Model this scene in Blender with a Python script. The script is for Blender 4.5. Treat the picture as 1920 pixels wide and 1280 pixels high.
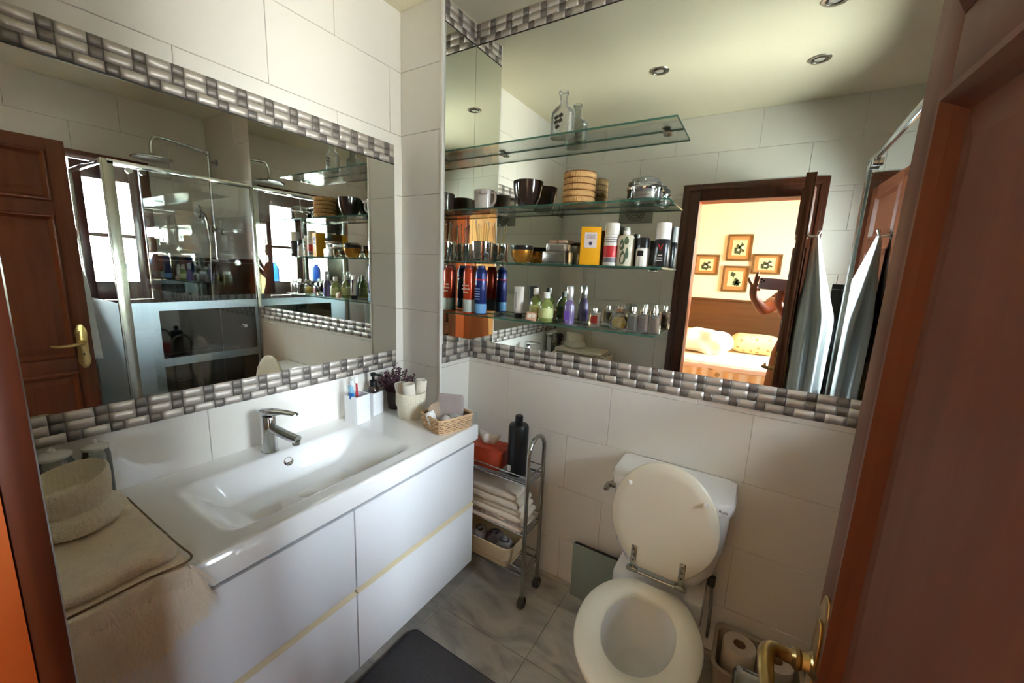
import bpy, bmesh, math, random
from mathutils import Vector, Matrix, noise
PI = math.pi
rnd = random.Random(11)
SC = bpy.context.scene
COL = SC.collection
for o in list(bpy.data.objects):
    bpy.data.objects.remove(o)

# ------------------------------------------------------------------ camera
F_PX = 745.6
yaw, pitch, roll = -0.5498, -0.1778, 0.0417
cy, sy, cp, sp, cr, sr = math.cos(yaw), math.sin(yaw), math.cos(pitch), math.sin(pitch), math.cos(roll), math.sin(roll)
fwd = Vector((sy * cp, cy * cp, sp)); rgt = Vector((cy, -sy, 0)); upv = rgt.cross(fwd)
r2 = cr * rgt + sr * upv; u2 = -sr * rgt + cr * upv
camd = bpy.data.cameras.new('camera'); cam = bpy.data.objects.new('camera', camd); COL.objects.link(cam)
camd.sensor_width = 36; camd.lens = 36 * F_PX / 1920; camd.clip_start = 0.004; camd.clip_end = 60
mw = Matrix((r2, u2, -fwd)).transposed().to_4x4(); mw.translation = Vector((1.40, -1.51, 1.434))
cam.matrix_world = mw
SC.camera = cam

# ------------------------------------------------------------------ world, sun, daylight
W = bpy.data.worlds.new('world'); SC.world = W; W.use_nodes = True
nt = W.node_tree; nt.nodes.clear()
sky = nt.nodes.new('ShaderNodeTexSky'); sky.sky_type = 'NISHITA'; sky.sun_disc = False
sky.sun_elevation = math.radians(48); sky.sun_rotation = math.radians(250); sky.air_density = 1.0; sky.dust_density = 1.5
bg = nt.nodes.new('ShaderNodeBackground'); bg.inputs['Strength'].default_value = 1.15
wo = nt.nodes.new('ShaderNodeOutputWorld')
nt.links.new(sky.outputs[0], bg.inputs[0]); nt.links.new(bg.outputs[0], wo.inputs[0])

def lamp(name, kind, loc, rot, energy, col=(1, 1, 1), size=None, portal=False):
    d = bpy.data.lights.new(name, kind); d.energy = energy; d.color = col
    if kind == 'AREA':
        d.shape = 'RECTANGLE'; d.size, d.size_y = size
        d.cycles.is_portal = portal
    if kind == 'SUN': d.angle = math.radians(0.6)
    o = bpy.data.objects.new(name, d); COL.objects.link(o); o.location = loc; o.rotation_euler = rot
    return o
lamp('sun', 'SUN', (0, 0, 8), (math.radians(38), 0, math.radians(-115)), 5.0, (1.0, .93, .82))
lamp('window_portal', 'AREA', (2.44, -.75, 1.57), (0, PI / 2, 0), 1, size=(.92, .76), portal=True)
lamp('bedroom_window_portal', 'AREA', (3.28, -3.0, 1.45), (0, PI / 2, 0), 1, size=(1.5, 1.9), portal=True)
# daylight entering through the two windows (large soft sources standing just outside the panes)
lamp('window_skylight', 'AREA', (2.62, -.75, 1.85), (0, math.radians(74), 0), 64, (.80, .90, 1.0), size=(1.0, 1.0))
lamp('window_ground_bounce', 'AREA', (2.64, -.75, 1.18), (0, math.radians(108), 0), 50, (1.0, .90, .72), size=(.9, 1.0))
lamp('bedroom_daylight', 'AREA', (3.55, -3.0, 1.9), (0, math.radians(72), 0), 78, (.93, .96, 1.0), size=(1.5, 1.6))
def aimed(name, loc, at, energy, col, size):
    o = lamp(name, 'AREA', loc, (0, 0, 0), energy, col, size=size)
    o.rotation_euler = (Vector(at) - Vector(loc)).to_track_quat('-Z', 'Y').to_euler()
aimed('open_sky_beyond_bedroom', (6.2, -5.3, 2.5), (.6, -.6, 1.1), 480, (.80, .90, 1.0), (1.8, 1.4))
aimed('sunlit_ground_beyond_bedroom', (6.2, -5.3, .3), (.2, -.4, 2.2), 300, (1.0, .88, .66), (1.8, 1.2))
vs = SC.view_settings
vs.view_transform = 'Standard'; vs.look = 'None'; vs.gamma = 1.0; vs.use_curve_mapping = False
vs.exposure = 1.95
SC.cycles.max_bounces = 14; SC.cycles.glossy_bounces = 9; SC.cycles.transmission_bounces = 10
SC.cycles.transparent_max_bounces = 24; SC.cycles.diffuse_bounces = 9; SC.cycles.caustics_reflective = False; SC.cycles.caustics_refractive = False
SC.cycles.sample_clamp_indirect = 12

# ------------------------------------------------------------------ materials
def lin(c):
    return tuple(((v / 255) / 12.92 if v / 255 <= .04045 else ((v / 255 + .055) / 1.055) ** 2.4) for v in c)
MATS = {}
def mat(name, col, rough=.5, metal=0, spec=.5, var=0, vscale=20, bump=0, bscale=200, trans=0, ior=1.45, emit=None, sheen=0, coat=0):
    if name in MATS: return MATS[name]
    m = bpy.data.materials.new(name); m.use_nodes = True; n = m.node_tree; p = n.nodes['Principled BSDF']
    c = lin(col) + (1,)
    p.inputs['Base Color'].default_value = c; p.inputs['Roughness'].default_value = rough; p.inputs['Metallic'].default_value = metal
    p.inputs['Specular IOR Level'].default_value = spec; p.inputs['IOR'].default_value = ior
    p.inputs['Transmission Weight'].default_value = trans; p.inputs['Sheen Weight'].default_value = sheen; p.inputs['Coat Weight'].default_value = coat
    if emit:
        p.inputs['Emission Color'].default_value = lin(emit[0]) + (1,); p.inputs['Emission Strength'].default_value = emit[1]
    if var or bump:
        tc = n.nodes.new('ShaderNodeTexCoord')
    if var:
        ns = n.nodes.new('ShaderNodeTexNoise'); ns.inputs['Scale'].default_value = vscale; ns.inputs['Detail'].default_value = 4
        n.links.new(tc.outputs['Object'], ns.inputs['Vector'])
        mx = n.nodes.new('ShaderNodeMixRGB'); mx.blend_type = 'MIX'
        mx.inputs[1].default_value = tuple(v * (1 - var) for v in c[:3]) + (1,); mx.inputs[2].default_value = tuple(min(1, v * (1 + var)) for v in c[:3]) + (1,)
        n.links.new(ns.outputs['Fac'], mx.inputs[0]); n.links.new(mx.outputs[0], p.inputs['Base Color'])
    if bump:
        nb = n.nodes.new('ShaderNodeTexNoise'); nb.inputs['Scale'].default_value = bscale; nb.inputs['Detail'].default_value = 3
        n.links.new(tc.outputs['Object'], nb.inputs['Vector'])
        bp = n.nodes.new('ShaderNodeBump'); bp.inputs['Strength'].default_value = bump; bp.inputs['Distance'].default_value = .004
        n.links.new(nb.outputs['Fac'], bp.inputs['Height']); n.links.new(bp.outputs[0], p.inputs['Normal'])
    MATS[name] = m
    return m

def wood(name, c1, c2, rough=.35, axis='Z', scale=1.0, coat=.25):
    m = bpy.data.materials.new(name); m.use_nodes = True; n = m.node_tree; p = n.nodes['Principled BSDF']
    tc = n.nodes.new('ShaderNodeTexCoord'); mp = n.nodes.new('ShaderNodeMapping')
    s = [26 * scale] * 3; s['XYZ'.index(axis)] = 1.6 * scale
    mp.inputs['Scale'].default_value = s
    ns = n.nodes.new('ShaderNodeTexNoise'); ns.inputs['Scale'].default_value = 1.6; ns.inputs['Detail'].default_value = 6; ns.inputs['Distortion'].default_value = .6
    rp = n.nodes.new('ShaderNodeValToRGB'); rp.color_ramp.elements[0].position = .3; rp.color_ramp.elements[1].position = .72
    rp.color_ramp.elements[0].color = lin(c1) + (1,); rp.color_ramp.elements[1].color = lin(c2) + (1,)
    n.links.new(tc.outputs['Object'], mp.inputs[0]); n.links.new(mp.outputs[0], ns.inputs['Vector']); n.links.new(ns.outputs['Fac'], rp.inputs[0])
    n.links.new(rp.outputs[0], p.inputs['Base Color']); p.inputs['Roughness'].default_value = rough; p.inputs['Coat Weight'].default_value = coat
    p.inputs['Coat Roughness'].default_value = .3; p.inputs['Specular IOR Level'].default_value = .28
    MATS[name] = m
    return m

def glass(name, tint=(1, 1, 1), refl=1.0, ior=1.5, rough=0.0, body=None, bodyf=0.0):
    """thin clear glass: tinted see-through plus Fresnel reflection; body adds some diffuse colour"""
    m = bpy.data.materials.new(name); m.use_nodes = True; n = m.node_tree; n.nodes.clear()
    out = n.nodes.new('ShaderNodeOutputMaterial'); tr = n.nodes.new('ShaderNodeBsdfTransparent'); gl = n.nodes.new('ShaderNodeBsdfGlossy')
    tr.inputs[0].default_value = tuple(tint) + (1,); gl.inputs['Roughness'].default_value = rough
    fr = n.nodes.new('ShaderNodeFresnel'); fr.inputs['IOR'].default_value = ior
    mu = n.nodes.new('ShaderNodeMath'); mu.operation = 'MULTIPLY'; mu.inputs[1].default_value = refl; mu.use_clamp = True
    mx = n.nodes.new('ShaderNodeMixShader')
    n.links.new(fr.outputs[0], mu.inputs[0]); n.links.new(mu.outputs[0], mx.inputs[0])
    if body:
        df = n.nodes.new('ShaderNodeBsdfDiffuse'); df.inputs[0].default_value = lin(body) + (1,)
        m2 = n.nodes.new('ShaderNodeMixShader'); m2.inputs[0].default_value = bodyf
        n.links.new(tr.outputs[0], m2.inputs[1]); n.links.new(df.outputs[0], m2.inputs[2]); n.links.new(m2.outputs[0], mx.inputs[1])
    else:
        n.links.new(tr.outputs[0], mx.inputs[1])
    n.links.new(gl.outputs[0], mx.inputs[2]); n.links.new(mx.outputs[0], out.inputs[0])
    MATS[name] = m
    return m

def ribbed(name, col, scale, axis='X', rough=.9, strength=.5, dark=.6, rings=False):
    m = bpy.data.materials.new(name); m.use_nodes = True; n = m.node_tree; p = n.nodes['Principled BSDF']
    tc = n.nodes.new('ShaderNodeTexCoord'); wv = n.nodes.new('ShaderNodeTexWave'); wv.bands_direction = axis
    wv.inputs['Scale'].default_value = scale; wv.inputs['Distortion'].default_value = 1.2; wv.inputs['Detail'].default_value = 2; wv.inputs['Detail Scale'].default_value = 3
    mx = n.nodes.new('ShaderNodeMixRGB'); c = lin(col)
    mx.inputs[1].default_value = tuple(v * dark for v in c) + (1,); mx.inputs[2].default_value = c + (1,)
    bp = n.nodes.new('ShaderNodeBump'); bp.inputs['Strength'].default_value = strength; bp.inputs['Distance'].default_value = .003
    n.links.new(tc.outputs['Object'], wv.inputs['Vector']); n.links.new(wv.outputs['Fac'], mx.inputs[0]); n.links.new(mx.outputs[0], p.inputs['Base Color'])
    n.links.new(wv.outputs['Fac'], bp.inputs['Height']); n.links.new(bp.outputs[0], p.inputs['Normal']); p.inputs['Roughness'].default_value = rough
    MATS[name] = m
    return m

def marble(name, a, b, c, rough=.12):
    m = bpy.data.materials.new(name); m.use_nodes = True; n = m.node_tree; p = n.nodes['Principled BSDF']
    tc = n.nodes.new('ShaderNodeTexCoord'); ge = n.nodes.new('ShaderNodeNewGeometry')
    mp = n.nodes.new('ShaderNodeMapping'); mp.inputs['Rotation'].default_value = (0, 0, .6); mp.inputs['Scale'].default_value = (2.2, 5.0, 1)
    ns = n.nodes.new('ShaderNodeTexNoise'); ns.inputs['Scale'].default_value = 1.6; ns.inputs['Detail'].default_value = 9; ns.inputs['Distortion'].default_value = 1.6
    rp = n.nodes.new('ShaderNodeValToRGB'); e = rp.color_ramp.elements
    e[0].position = .3; e[0].color = lin(a) + (1,); e[1].position = .7; e[1].color = lin(c) + (1,)
    k = e.new(.5); k.color = lin(b) + (1,)
    n.links.new(ge.outputs['Position'], mp.inputs[0]); n.links.new(mp.outputs[0], ns.inputs['Vector']); n.links.new(ns.outputs['Fac'], rp.inputs[0])
    n.links.new(rp.outputs[0], p.inputs['Base Color']); p.inputs['Roughness'].default_value = rough
    MATS[name] = m
    return m

M_TILE = mat('white_wall_tile', (230, 226, 217), .13, var=.015, vscale=6)
M_GROUT = mat('grout', (204, 199, 188), .9)
M_CEIL = mat('ceiling_paint', (236, 229, 202), .8, bump=.15, bscale=300)
M_CORNER = mat('white_corner_strip', (240, 238, 232), .3)
M_DADO = mat('dark_gloss_tile', (34, 34, 32), .05, spec=.8)
M_MIRROR = mat('mirror_silver', (242, 247, 240), 0.0, metal=1)
M_STEEL = mat('brushed_steel_tile', (206, 197, 188), .5, metal=.65, var=.08, vscale=40)
M_STEEL_D = mat('brushed_steel_dark_tile', (138, 130, 124), .5, metal=.65, var=.08, vscale=40)
M_EDGE = mat('dark_mirror_edge', (46, 42, 36), .4)
M_CHROME = mat('chrome', (205, 208, 210), .08, metal=1)
M_CHROME2 = mat('satin_chrome', (170, 168, 160), .25, metal=1)
M_BRASS = mat('aged_brass', (160, 132, 84), .3, metal=1, var=.15, vscale=60)
M_WHITE = mat('white_lacquer', (236, 238, 241), .2)
M_CERAM = mat('white_ceramic', (240, 240, 238), .06, coat=.5)
M_CERAM2 = mat('warm_white_ceramic', (236, 233, 222), .08, coat=.4)
M_SEAT = mat('cream_seat_lacquer', (238, 234, 216), .18)
M_CREAM = mat('cream_rail', (222, 210, 178), .4)
M_DOOR = wood('dark_mahogany', (88, 47, 26), (104, 58, 35), .5, 'Z', 1.0, .0)
M_DOORM = wood('red_mahogany_moulding', (84, 41, 21), (98, 50, 27), .42, 'Z', 1.0, .05)
M_FRAME = wood('dark_brown_casing', (64, 30, 16), (88, 42, 22), .4, 'Z', 1.0, .3)
M_JAMB = wood('orange_wood_jamb', (172, 86, 38), (188, 98, 46), .5, 'Z', .8, .1)  # even orange tone, lighter than the dark casing wood
M_SHUT = wood('window_mahogany', (84, 38, 26), (112, 54, 36), .3, 'Z', 1.0, .4)
M_FLOOR = marble('grey_marble', (146, 143, 136), (178, 173, 163), (196, 190, 178))
M_SKIRT = mat('marble_skirting', (190, 184, 172), .2, var=.08, vscale=8)
M_GLASS = glass('shelf_glass', (.985, .995, .988), .4)
M_GEDGE = glass('shelf_glass_edge', (.42, .70, .62), 1.0, body=(92, 150, 132), bodyf=.45)
M_SCREEN = glass('shower_glass', (.985, .995, .99), 2.0)
M_FROST = mat('frosted_band', (232, 240, 243), .35)
_n = M_FROST.node_tree; _tl = _n.nodes.new('ShaderNodeBsdfTranslucent'); _tl.inputs[0].default_value = (.85, .92, .95, 1); _mx = _n.nodes.new('ShaderNodeMixShader'); _mx.inputs[0].default_value = .55
_n.links.new(_n.nodes['Principled BSDF'].outputs[0], _mx.inputs[1]); _n.links.new(_tl.outputs[0], _mx.inputs[2]); _n.links.new(_mx.outputs[0], _n.nodes['Material Output'].inputs[0])
M_CLEAR = glass('clear_bottle_glass', (.97, .985, .97), 1.2, body=(240, 244, 240), bodyf=.12)
M_BLACK = mat('black_plastic', (20, 20, 22), .3)
M_RUBBER = mat('grey_rubber', (66, 64, 62), .6)
M_BWALL = mat('cream_bedroom_paint', (240, 228, 194), .8, bump=.1, bscale=200)
M_BFLOOR = wood('bedroom_floor_wood', (124, 98, 74), (150, 120, 92), .4, 'X', .6)
M_TOWEL = mat('cream_terry', (238, 230, 214), .95, sheen=.4, var=.08, vscale=60, bump=.6, bscale=500)
M_TOWELG = mat('pale_grey_terry', (232, 238, 240), .95, sheen=.4, var=.06, vscale=60, bump=.6, bscale=400)
M_FUR = mat('cream_fleece', (240, 227, 204), .95, sheen=.5, var=.14, vscale=45, bump=.8, bscale=260)
M_STRAND = mat('fleece_strand', (244, 233, 212), .9)
M_KNIT = mat('cream_knit', (238, 230, 206), .95, sheen=.3, var=.14, vscale=90, bump=.9, bscale=260)
M_WICK = mat('straw', (226, 192, 152), .6, var=.25, vscale=120)
M_WICK2 = mat('pale_straw', (214, 170, 112), .6, var=.2, vscale=120)
M_SKIN = mat('skin', (190, 132, 104), .5)

# ------------------------------------------------------------------ helpers
def B(): return bmesh.new()
def bx(bm, x0, x1, y0, y1, z0, z1, bev=0, seg=2):
    r = bmesh.ops.create_cube(bm, size=1)
    vs_ = r['verts']
    for v in vs_:
        v.co = Vector(((x0 + x1) / 2 + v.co.x * (x1 - x0), (y0 + y1) / 2 + v.co.y * (y1 - y0), (z0 + z1) / 2 + v.co.z * (z1 - z0)))
    if bev:
        ed = list({e for v in vs_ for e in v.link_edges})
        bmesh.ops.bevel(bm, geom=ed, offset=bev, segments=seg, affect='EDGES', profile=.5)
    return bm
def ringloft(bm, rings, cap0=True, cap1=True, closed=True):
    vr = [[bm.verts.new(p) for p in r] for r in rings]
    n = len(vr[0])
    for a, b in zip(vr, vr[1:]):
        for i in range(n if closed else n - 1):
            j = (i + 1) % n
            try: bm.faces.new((a[i], a[j], b[j], b[i]))
            except ValueError: pass
    if cap0: bm.faces.new(list(reversed(vr[0])))
    if cap1: bm.faces.new(vr[-1])
    return bm
def lathe(bm, prof, seg=28, c=(0, 0, 0), ax='z', sx=1, sy=1, rib=0, ribn=0, sq=0):
    rings = []
    for r, z in prof:
        ring = []
        for i in range(seg):
            t = 2 * PI * i / seg
            rr = max(r, 1e-5) * (1 + rib * math.cos(ribn * t))
            cx_, cy_ = math.cos(t), math.sin(t)
            if sq:
                k = (abs(cx_) ** sq + abs(cy_) ** sq) ** (-1 / sq); cx_ *= k; cy_ *= k
            x, y = rr * cx_ * sx, rr * cy_ * sy
            p = {'z': (x, y, z), 'x': (z, x, y), 'y': (y, z, x)}[ax]
            ring.append(Vector(p) + Vector(c))
        rings.append(ring)
    ringloft(bm, rings)
    return bm
def smooth_pts(pts, n=6, closed=False):
    P_ = [Vector(p) for p in pts]; out = []
    m = len(P_)
    for i in range(m if closed else m - 1):
        p0 = P_[(i - 1) % m] if closed or i > 0 else P_[0]; p1 = P_[i]; p2 = P_[(i + 1) % m]
        p3 = P_[(i + 2) % m] if closed or i + 2 < m else P_[-1]
        for k in range(n):
            t = k / n
            out.append(.5 * ((2 * p1) + (-p0 + p2) * t + (2 * p0 - 5 * p1 + 4 * p2 - p3) * t * t + (-p0 + 3 * p1 - 3 * p2 + p3) * t ** 3))
    if not closed: out.append(P_[-1])
    return out
def tube(bm, pts, r, seg=10, closed=False, sm=0):
    P_ = smooth_pts(pts, sm, closed) if sm else [Vector(p) for p in pts]
    n = len(P_); rings = []; up = None
    for i, p in enumerate(P_):
        a = P_[(i - 1) % n] if (closed or i > 0) else P_[i]; b = P_[(i + 1) % n] if (closed or i < n - 1) else P_[i]
        t = (b - a).normalized()
        if up is None:
            up = Vector((0, 0, 1)) if abs(t.z) < .9 else Vector((1, 0, 0))
        s = t.cross(up).normalized(); up = s.cross(t).normalized()
        rad = r(i / (n - 1)) if callable(r) else r
        rings.append([p + (s * math.cos(2 * PI * k / seg) + up * math.sin(2 * PI * k / seg)) * rad for k in range(seg)])
    if closed: rings.append(rings[0]); 
    ringloft(bm, rings, not closed, not closed)
    if closed: bmesh.ops.remove_doubles(bm, verts=bm.verts[:], dist=1e-6)
    return bm
def prism(bm, pts, a0, a1, ax='z', bev=0):
    def mk(p, a): return {'z': (p[0], p[1], a), 'x': (a, p[0], p[1]), 'y': (p[0], a, p[1])}[ax]
    v0 = [bm.verts.new(mk(p, a0)) for p in pts]; v1 = [bm.verts.new(mk(p, a1)) for p in pts]
    n = len(pts); fs = [bm.faces.new(v0), bm.faces.new(v1)]
    for i in range(n):
        j = (i + 1) % n; fs.append(bm.faces.new((v0[i], v0[j], v1[j], v1[i])))
    bmesh.ops.recalc_face_normals(bm, faces=fs)
    if bev:
        ed = [e for f in fs[:2] for e in f.edges]
        bmesh.ops.bevel(bm, geom=ed, offset=bev, segments=2, affect='EDGES', profile=.5)
    return bm
def rrect(x0, x1, y0, y1, r, n=5):
    out = []
    for cx_, cy_, a in ((x1 - r, y1 - r, 0), (x0 + r, y1 - r, 90), (x0 + r, y0 + r, 180), (x1 - r, y0 + r, 270)):
        for k in range(n + 1):
            t = math.radians(a + 90 * k / n); out.append((cx_ + r * math.cos(t), cy_ + r * math.sin(t)))
    return out
def soft(bm, x0, x1, y0, y1, z0, z1, r, nz=.0, ns=20, sub=14, seed=0, dome=0):
    """rounded, slightly lumpy cushion-like block"""
    tmp = bmesh.new(); bmesh.ops.create_cube(tmp, size=2)
    bmesh.ops.subdivide_edges(tmp, edges=tmp.edges[:], cuts=sub, use_grid_fill=True)
    h = Vector(((x1 - x0) / 2, (y1 - y0) / 2, (z1 - z0) / 2)); c = Vector(((x0 + x1) / 2, (y0 + y1) / 2, (z0 + z1) / 2))
    mp = {}
    for v in tmp.verts:
        p = Vector((v.co.x * h.x, v.co.y * h.y, v.co.z * h.z)); u0 = v.co.copy()
        q = Vector([max(-(hh - r), min(hh - r, pp)) for pp, hh in zip(p, h)])
        d = p - q
        if d.length > 1e-9:
            # push toward a sphere
            d = Vector([dd / max(1e-9, r) for dd in d]); l = max(abs(d.x), abs(d.y), abs(d.z))
            d = d.normalized() * r * l
        p = q + d
        if dome: p.z *= 1 - dome * (u0.x ** 2 * .5 + u0.y ** 2 * .5)
        if nz:
            w = p + c + Vector((seed * 3.1, seed, 0)); p += noise.noise_vector(w * ns) * nz
        mp[v] = bm.verts.new(p + c)
    for f in tmp.faces: bm.faces.new([mp[v] for v in f.verts])
    tmp.free()
    return bm
def ob(name, bm, m, parent=None, loc=None, rot=None, angle=38, label=None, flat=False):
    if isinstance(bm, bpy.types.Mesh): me = bm
    else:
        bmesh.ops.recalc_face_normals(bm, faces=bm.faces[:])
        me = bpy.data.meshes.new(name); bm.to_mesh(me); bm.free()
        if not flat:
            me.polygons.foreach_set('use_smooth', [True] * len(me.polygons))
            me.set_sharp_from_angle(angle=math.radians(angle))
        me.materials.append(m)
    o = bpy.data.objects.new(name, me); COL.objects.link(o)
    if parent: o.parent = parent
    if loc: o.location = loc
    if rot: o.rotation_euler = rot
    if label: o['label'] = label
    return o
def T(name, label, cat, loc=(0, 0, 0), rz=0, group=None, kind=None):
    o = bpy.data.objects.new(name, None); COL.objects.link(o); o.location = loc; o.rotation_euler = (0, 0, rz); o.empty_display_size = .02
    o['label'] = label; o['category'] = cat
    if group: o['group'] = group
    if kind: o['kind'] = kind
    return o
def tag(o, label, cat, group=None, kind=None):
    o['label'] = label; o['category'] = cat
    if group: o['group'] = group
    if kind: o['kind'] = kind
    return o
def S(name, bm, m, parent=None, **k):
    o = ob(name, bm, m, parent, **k)
    if not parent: o['kind'] = 'structure'
    return o
def sub_rect(r, h):
    a0, a1, b0, b1 = r; c0, c1, d0, d1 = h
    if c0 >= a1 or c1 <= a0 or d0 >= b1 or d1 <= b0: return [r]
    out = []
    if b0 < d0: out.append((a0, a1, b0, d0))
    if d1 < b1: out.append((a0, a1, d1, b1))
    m0, m1 = max(b0, d0), min(b1, d1)
    if a0 < c0: out.append((a0, c0, m0, m1))
    if c1 < a1: out.append((c1, a1, m0, m1))
    return out
TILES = {}
def tile_mesh(w, h, t, m):
    key = (round(w, 4), round(h, 4), t, m.name)
    if key not in TILES:
        bm = B(); e = .0015
        lo = [bm.verts.new(p) for p in ((0, 0, 0), (w, 0, 0), (w, h, 0), (0, h, 0))]
        mi = [bm.verts.new(p) for p in ((0, 0, t - e), (w, 0, t - e), (w, h, t - e), (0, h, t - e))]
        hi = [bm.verts.new(p) for p in ((e, e, t), (w - e, e, t), (w - e, h - e, t), (e, h - e, t))]
        for A, C in ((lo, mi), (mi, hi)):
            for i in range(4): bm.faces.new((A[i], A[(i + 1) % 4], C[(i + 1) % 4], C[i]))
        bm.faces.new(hi)
        me = bpy.data.meshes.new('tile'); bm.to_mesh(me); bm.free(); me.materials.append(m); TILES[key] = me
    return TILES[key]
def tiles(wall, o, ud, vd, rect, size, m, off=lambda r: 0, holes=(), t=.006, gap=.0013, name='tile'):
    """lay tiles (each an object) on the plane through o with axes ud, vd; ud x vd is the outward normal"""
    ud, vd = Vector(ud), Vector(vd); nd = ud.cross(vd)
    rot = Matrix((ud, vd, nd)).transposed().to_4x4()
    a0, a1, b0, b1 = rect; w, h = size
    r0 = math.floor(b0 / h)
    for r in range(r0, math.ceil(b1 / h)):
        x = math.floor((a0 - off(r)) / w) * w + off(r)
        while x < a1:
            rr = [(max(x, a0), min(x + w, a1), max(r * h, b0), min(r * h + h, b1))]
            for hl in holes:
                rr = [q for k in rr for q in sub_rect(k, hl)]
            for (c0, c1, d0, d1) in rr:
                if c1 - c0 < .012 or d1 - d0 < .012: continue
                me = tile_mesh(c1 - c0 - gap, d1 - d0 - gap, t, m)
                k = bpy.data.objects.new(name, me); COL.objects.link(k); k.parent = wall
                mm = rot.copy(); mm.translation = Vector(o) + ud * (c0 + gap / 2) + vd * (d0 + gap / 2)
                k.matrix_local = mm
            x += w
FZ = .035
CH = 2.455

# ------------------------------------------------------------------ room shell
floor = S('floor', bx(B(), 0 - .1, 2.46, -1.6, .1, -.08, FZ - .007), M_GROUT)
tiles(floor, (0, 0, FZ - .007), (1, 0, 0), (0, 1, 0), (0, 2.36, -1.48, 0), (.41, .41), M_FLOOR, t=.007, gap=.0012, off=lambda r: .02, holes=((.985, 1.6, -1.62, -1.475),))
ceiling = S('ceiling', bx(B(), -.1, 2.46, -1.6, .1, CH, CH + .1), M_CEIL)
wall_left = S('wall_left', bx(B(), -.11, -.006, -1.6, .1, FZ, CH), M_GROUT)
TW, TH = .487, .2475
tiles(wall_left, (-.006, 0, 0), (0, 1, 0), (0, 0, 1), (-1.48, 0, FZ, CH), (TW, TH), M_TILE, off=lambda r: (-.03 if r % 2 else -.27))
wall_back = S('wall_back', bx(B(), -.006, 2.46, .006, .11, FZ, CH), M_GROUT)
tiles(wall_back, (0, .006, 0), (1, 0, 0), (0, 0, 1), (0, 2.36, FZ, CH), (TW, TH), M_TILE, off=lambda r: (.46 if r % 2 else .285), holes=((1.77, 2.36, FZ, 1.43),))
tiles(wall_back, (0, .006, 0), (1, 0, 0), (0, 0, 1), (1.77, 2.36, FZ, 1.43), (.6, .35), M_DADO, name='dark_tile')
# far wall with the window
WY0, WY1, WZ0, WZ1 = -1.12, -.38, 1.085, 2.045
bm = B()
bx(bm, 2.366, 2.5, -1.6, .1, FZ, WZ0); bx(bm, 2.366, 2.5, -1.6, .1, WZ1, CH); bx(bm, 2.366, 2.5, -1.6, WY0, WZ0, WZ1); bx(bm, 2.366, 2.5, WY1, .1, WZ0, WZ1)
wall_right = S('wall_right', bm, M_GROUT)
whole = (-WY1, -WY0, WZ0, WZ1)
tiles(wall_right, (2.366, 0, 0), (0, -1, 0), (0, 0, 1), (0, 1.48, FZ, CH), (TW, TH), M_TILE, holes=(whole, (0, .76, FZ, 1.43)), off=lambda r: (0 if r % 2 else .24))
tiles(wall_right, (2.366, 0, 0), (0, -1, 0), (0, 0, 1), (0, .76, FZ, 1.43), (.6, .35), M_DADO, holes=(whole,), name='dark_tile')
# wall with the doorway
DX0, DX1, DZ1 = .985, 1.556, 1.93
bm = B()
bx(bm, -.3, DX0 - .02, -1.60, -1.486, 0, CH); bx(bm, DX1 + .02, 3.4, -1.60, -1.486, 0, CH); bx(bm, DX0 - .02, DX1 + .02, -1.60, -1.486, DZ1 + .02, CH)
wall_front = S('wall_front', bm, M_GROUT)
tiles(wall_front, (0, -1.486, 0), (-1, 0, 0), (0, 0, 1), (-2.36, 0, FZ, CH), (TW, TH), M_TILE, holes=((-DX1 - .02, -DX0 + .02, 0, DZ1 + .02), (-2.36, -1.75, FZ, 1.43)), off=lambda r: (.18 if r % 2 else .4))
tiles(wall_front, (0, -1.486, 0), (-1, 0, 0), (0, 0, 1), (-2.36, -1.75, FZ, 1.43), (.6, .35), M_DADO, name='dark_tile')
# pillar in the corner
PX, PD = .234, .21
pillar = S('pillar', bx(B(), 0, PX - .006, -PD + .006, 0, FZ, CH), M_GROUT)
tiles(pillar, (0, -PD + .006, 0), (1, 0, 0), (0, 0, 1), (0, PX - .006, FZ, CH), (TW, TH), M_TILE, off=lambda r: -.02)
tiles(pillar, (PX - .006, 0, 0), (0, 1, 0), (0, 0, 1), (-PD, 0, FZ, CH), (TW, TH), M_TILE, off=lambda r: -.22)
trim = S('trim_1', bx(B(), PX - .011, PX + .0015, -PD - .0015, -PD + .011, FZ, CH, .002), M_CORNER); trim['label'] = 'white corner strip down the tiled pillar'
base = S('baseboard_back', bx(B(), PX, 2.36, -.012, .002, FZ, .05, .002), M_SKIRT)

# door casing and jamb lining
for k, (x0, x1, z0, z1) in enumerate(((.878, DX0, FZ, 2.04), (DX1, 1.657, FZ, 2.04), (.878, 1.657, DZ1, 2.04))):
    pass
bm = B()
def casing(bm, y0, y1):
    for (x0, x1, z0, z1) in ((.878, DX0, FZ, 2.035), (DX1, 1.657, FZ, 2.035), (DX0, DX1, DZ1, 2.035)):
        bx(bm, x0, x1, y0, y1, z0, z1, .004)
    for (x0, x1, z0, z1) in ((.90, .92, FZ, 2.0), (1.617, 1.637, FZ, 2.0), (.91, 1.627, 1.99, 2.012)):
        bx(bm, x0, x1, min(y0, y1) - .0, max(y0, y1) + .006, z0, z1, .003)
casing(bm, -1.481, -1.462)
trim2 = S('trim_2', bm, M_FRAME); trim2['label'] = 'dark brown wooden casing round the bathroom doorway'
bm = B()
bx(bm, DX0 - .02, DX0, -1.605, -1.481, FZ, DZ1 + .02); bx(bm, DX1, DX1 + .02, -1.605, -1.481, FZ, DZ1 + .02); bx(bm, DX0, DX1, -1.605, -1.481, DZ1, DZ1 + .02)
trim3 = S('trim_3', bm, M_JAMB); trim3['label'] = 'orange wooden lining of the doorway'

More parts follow.
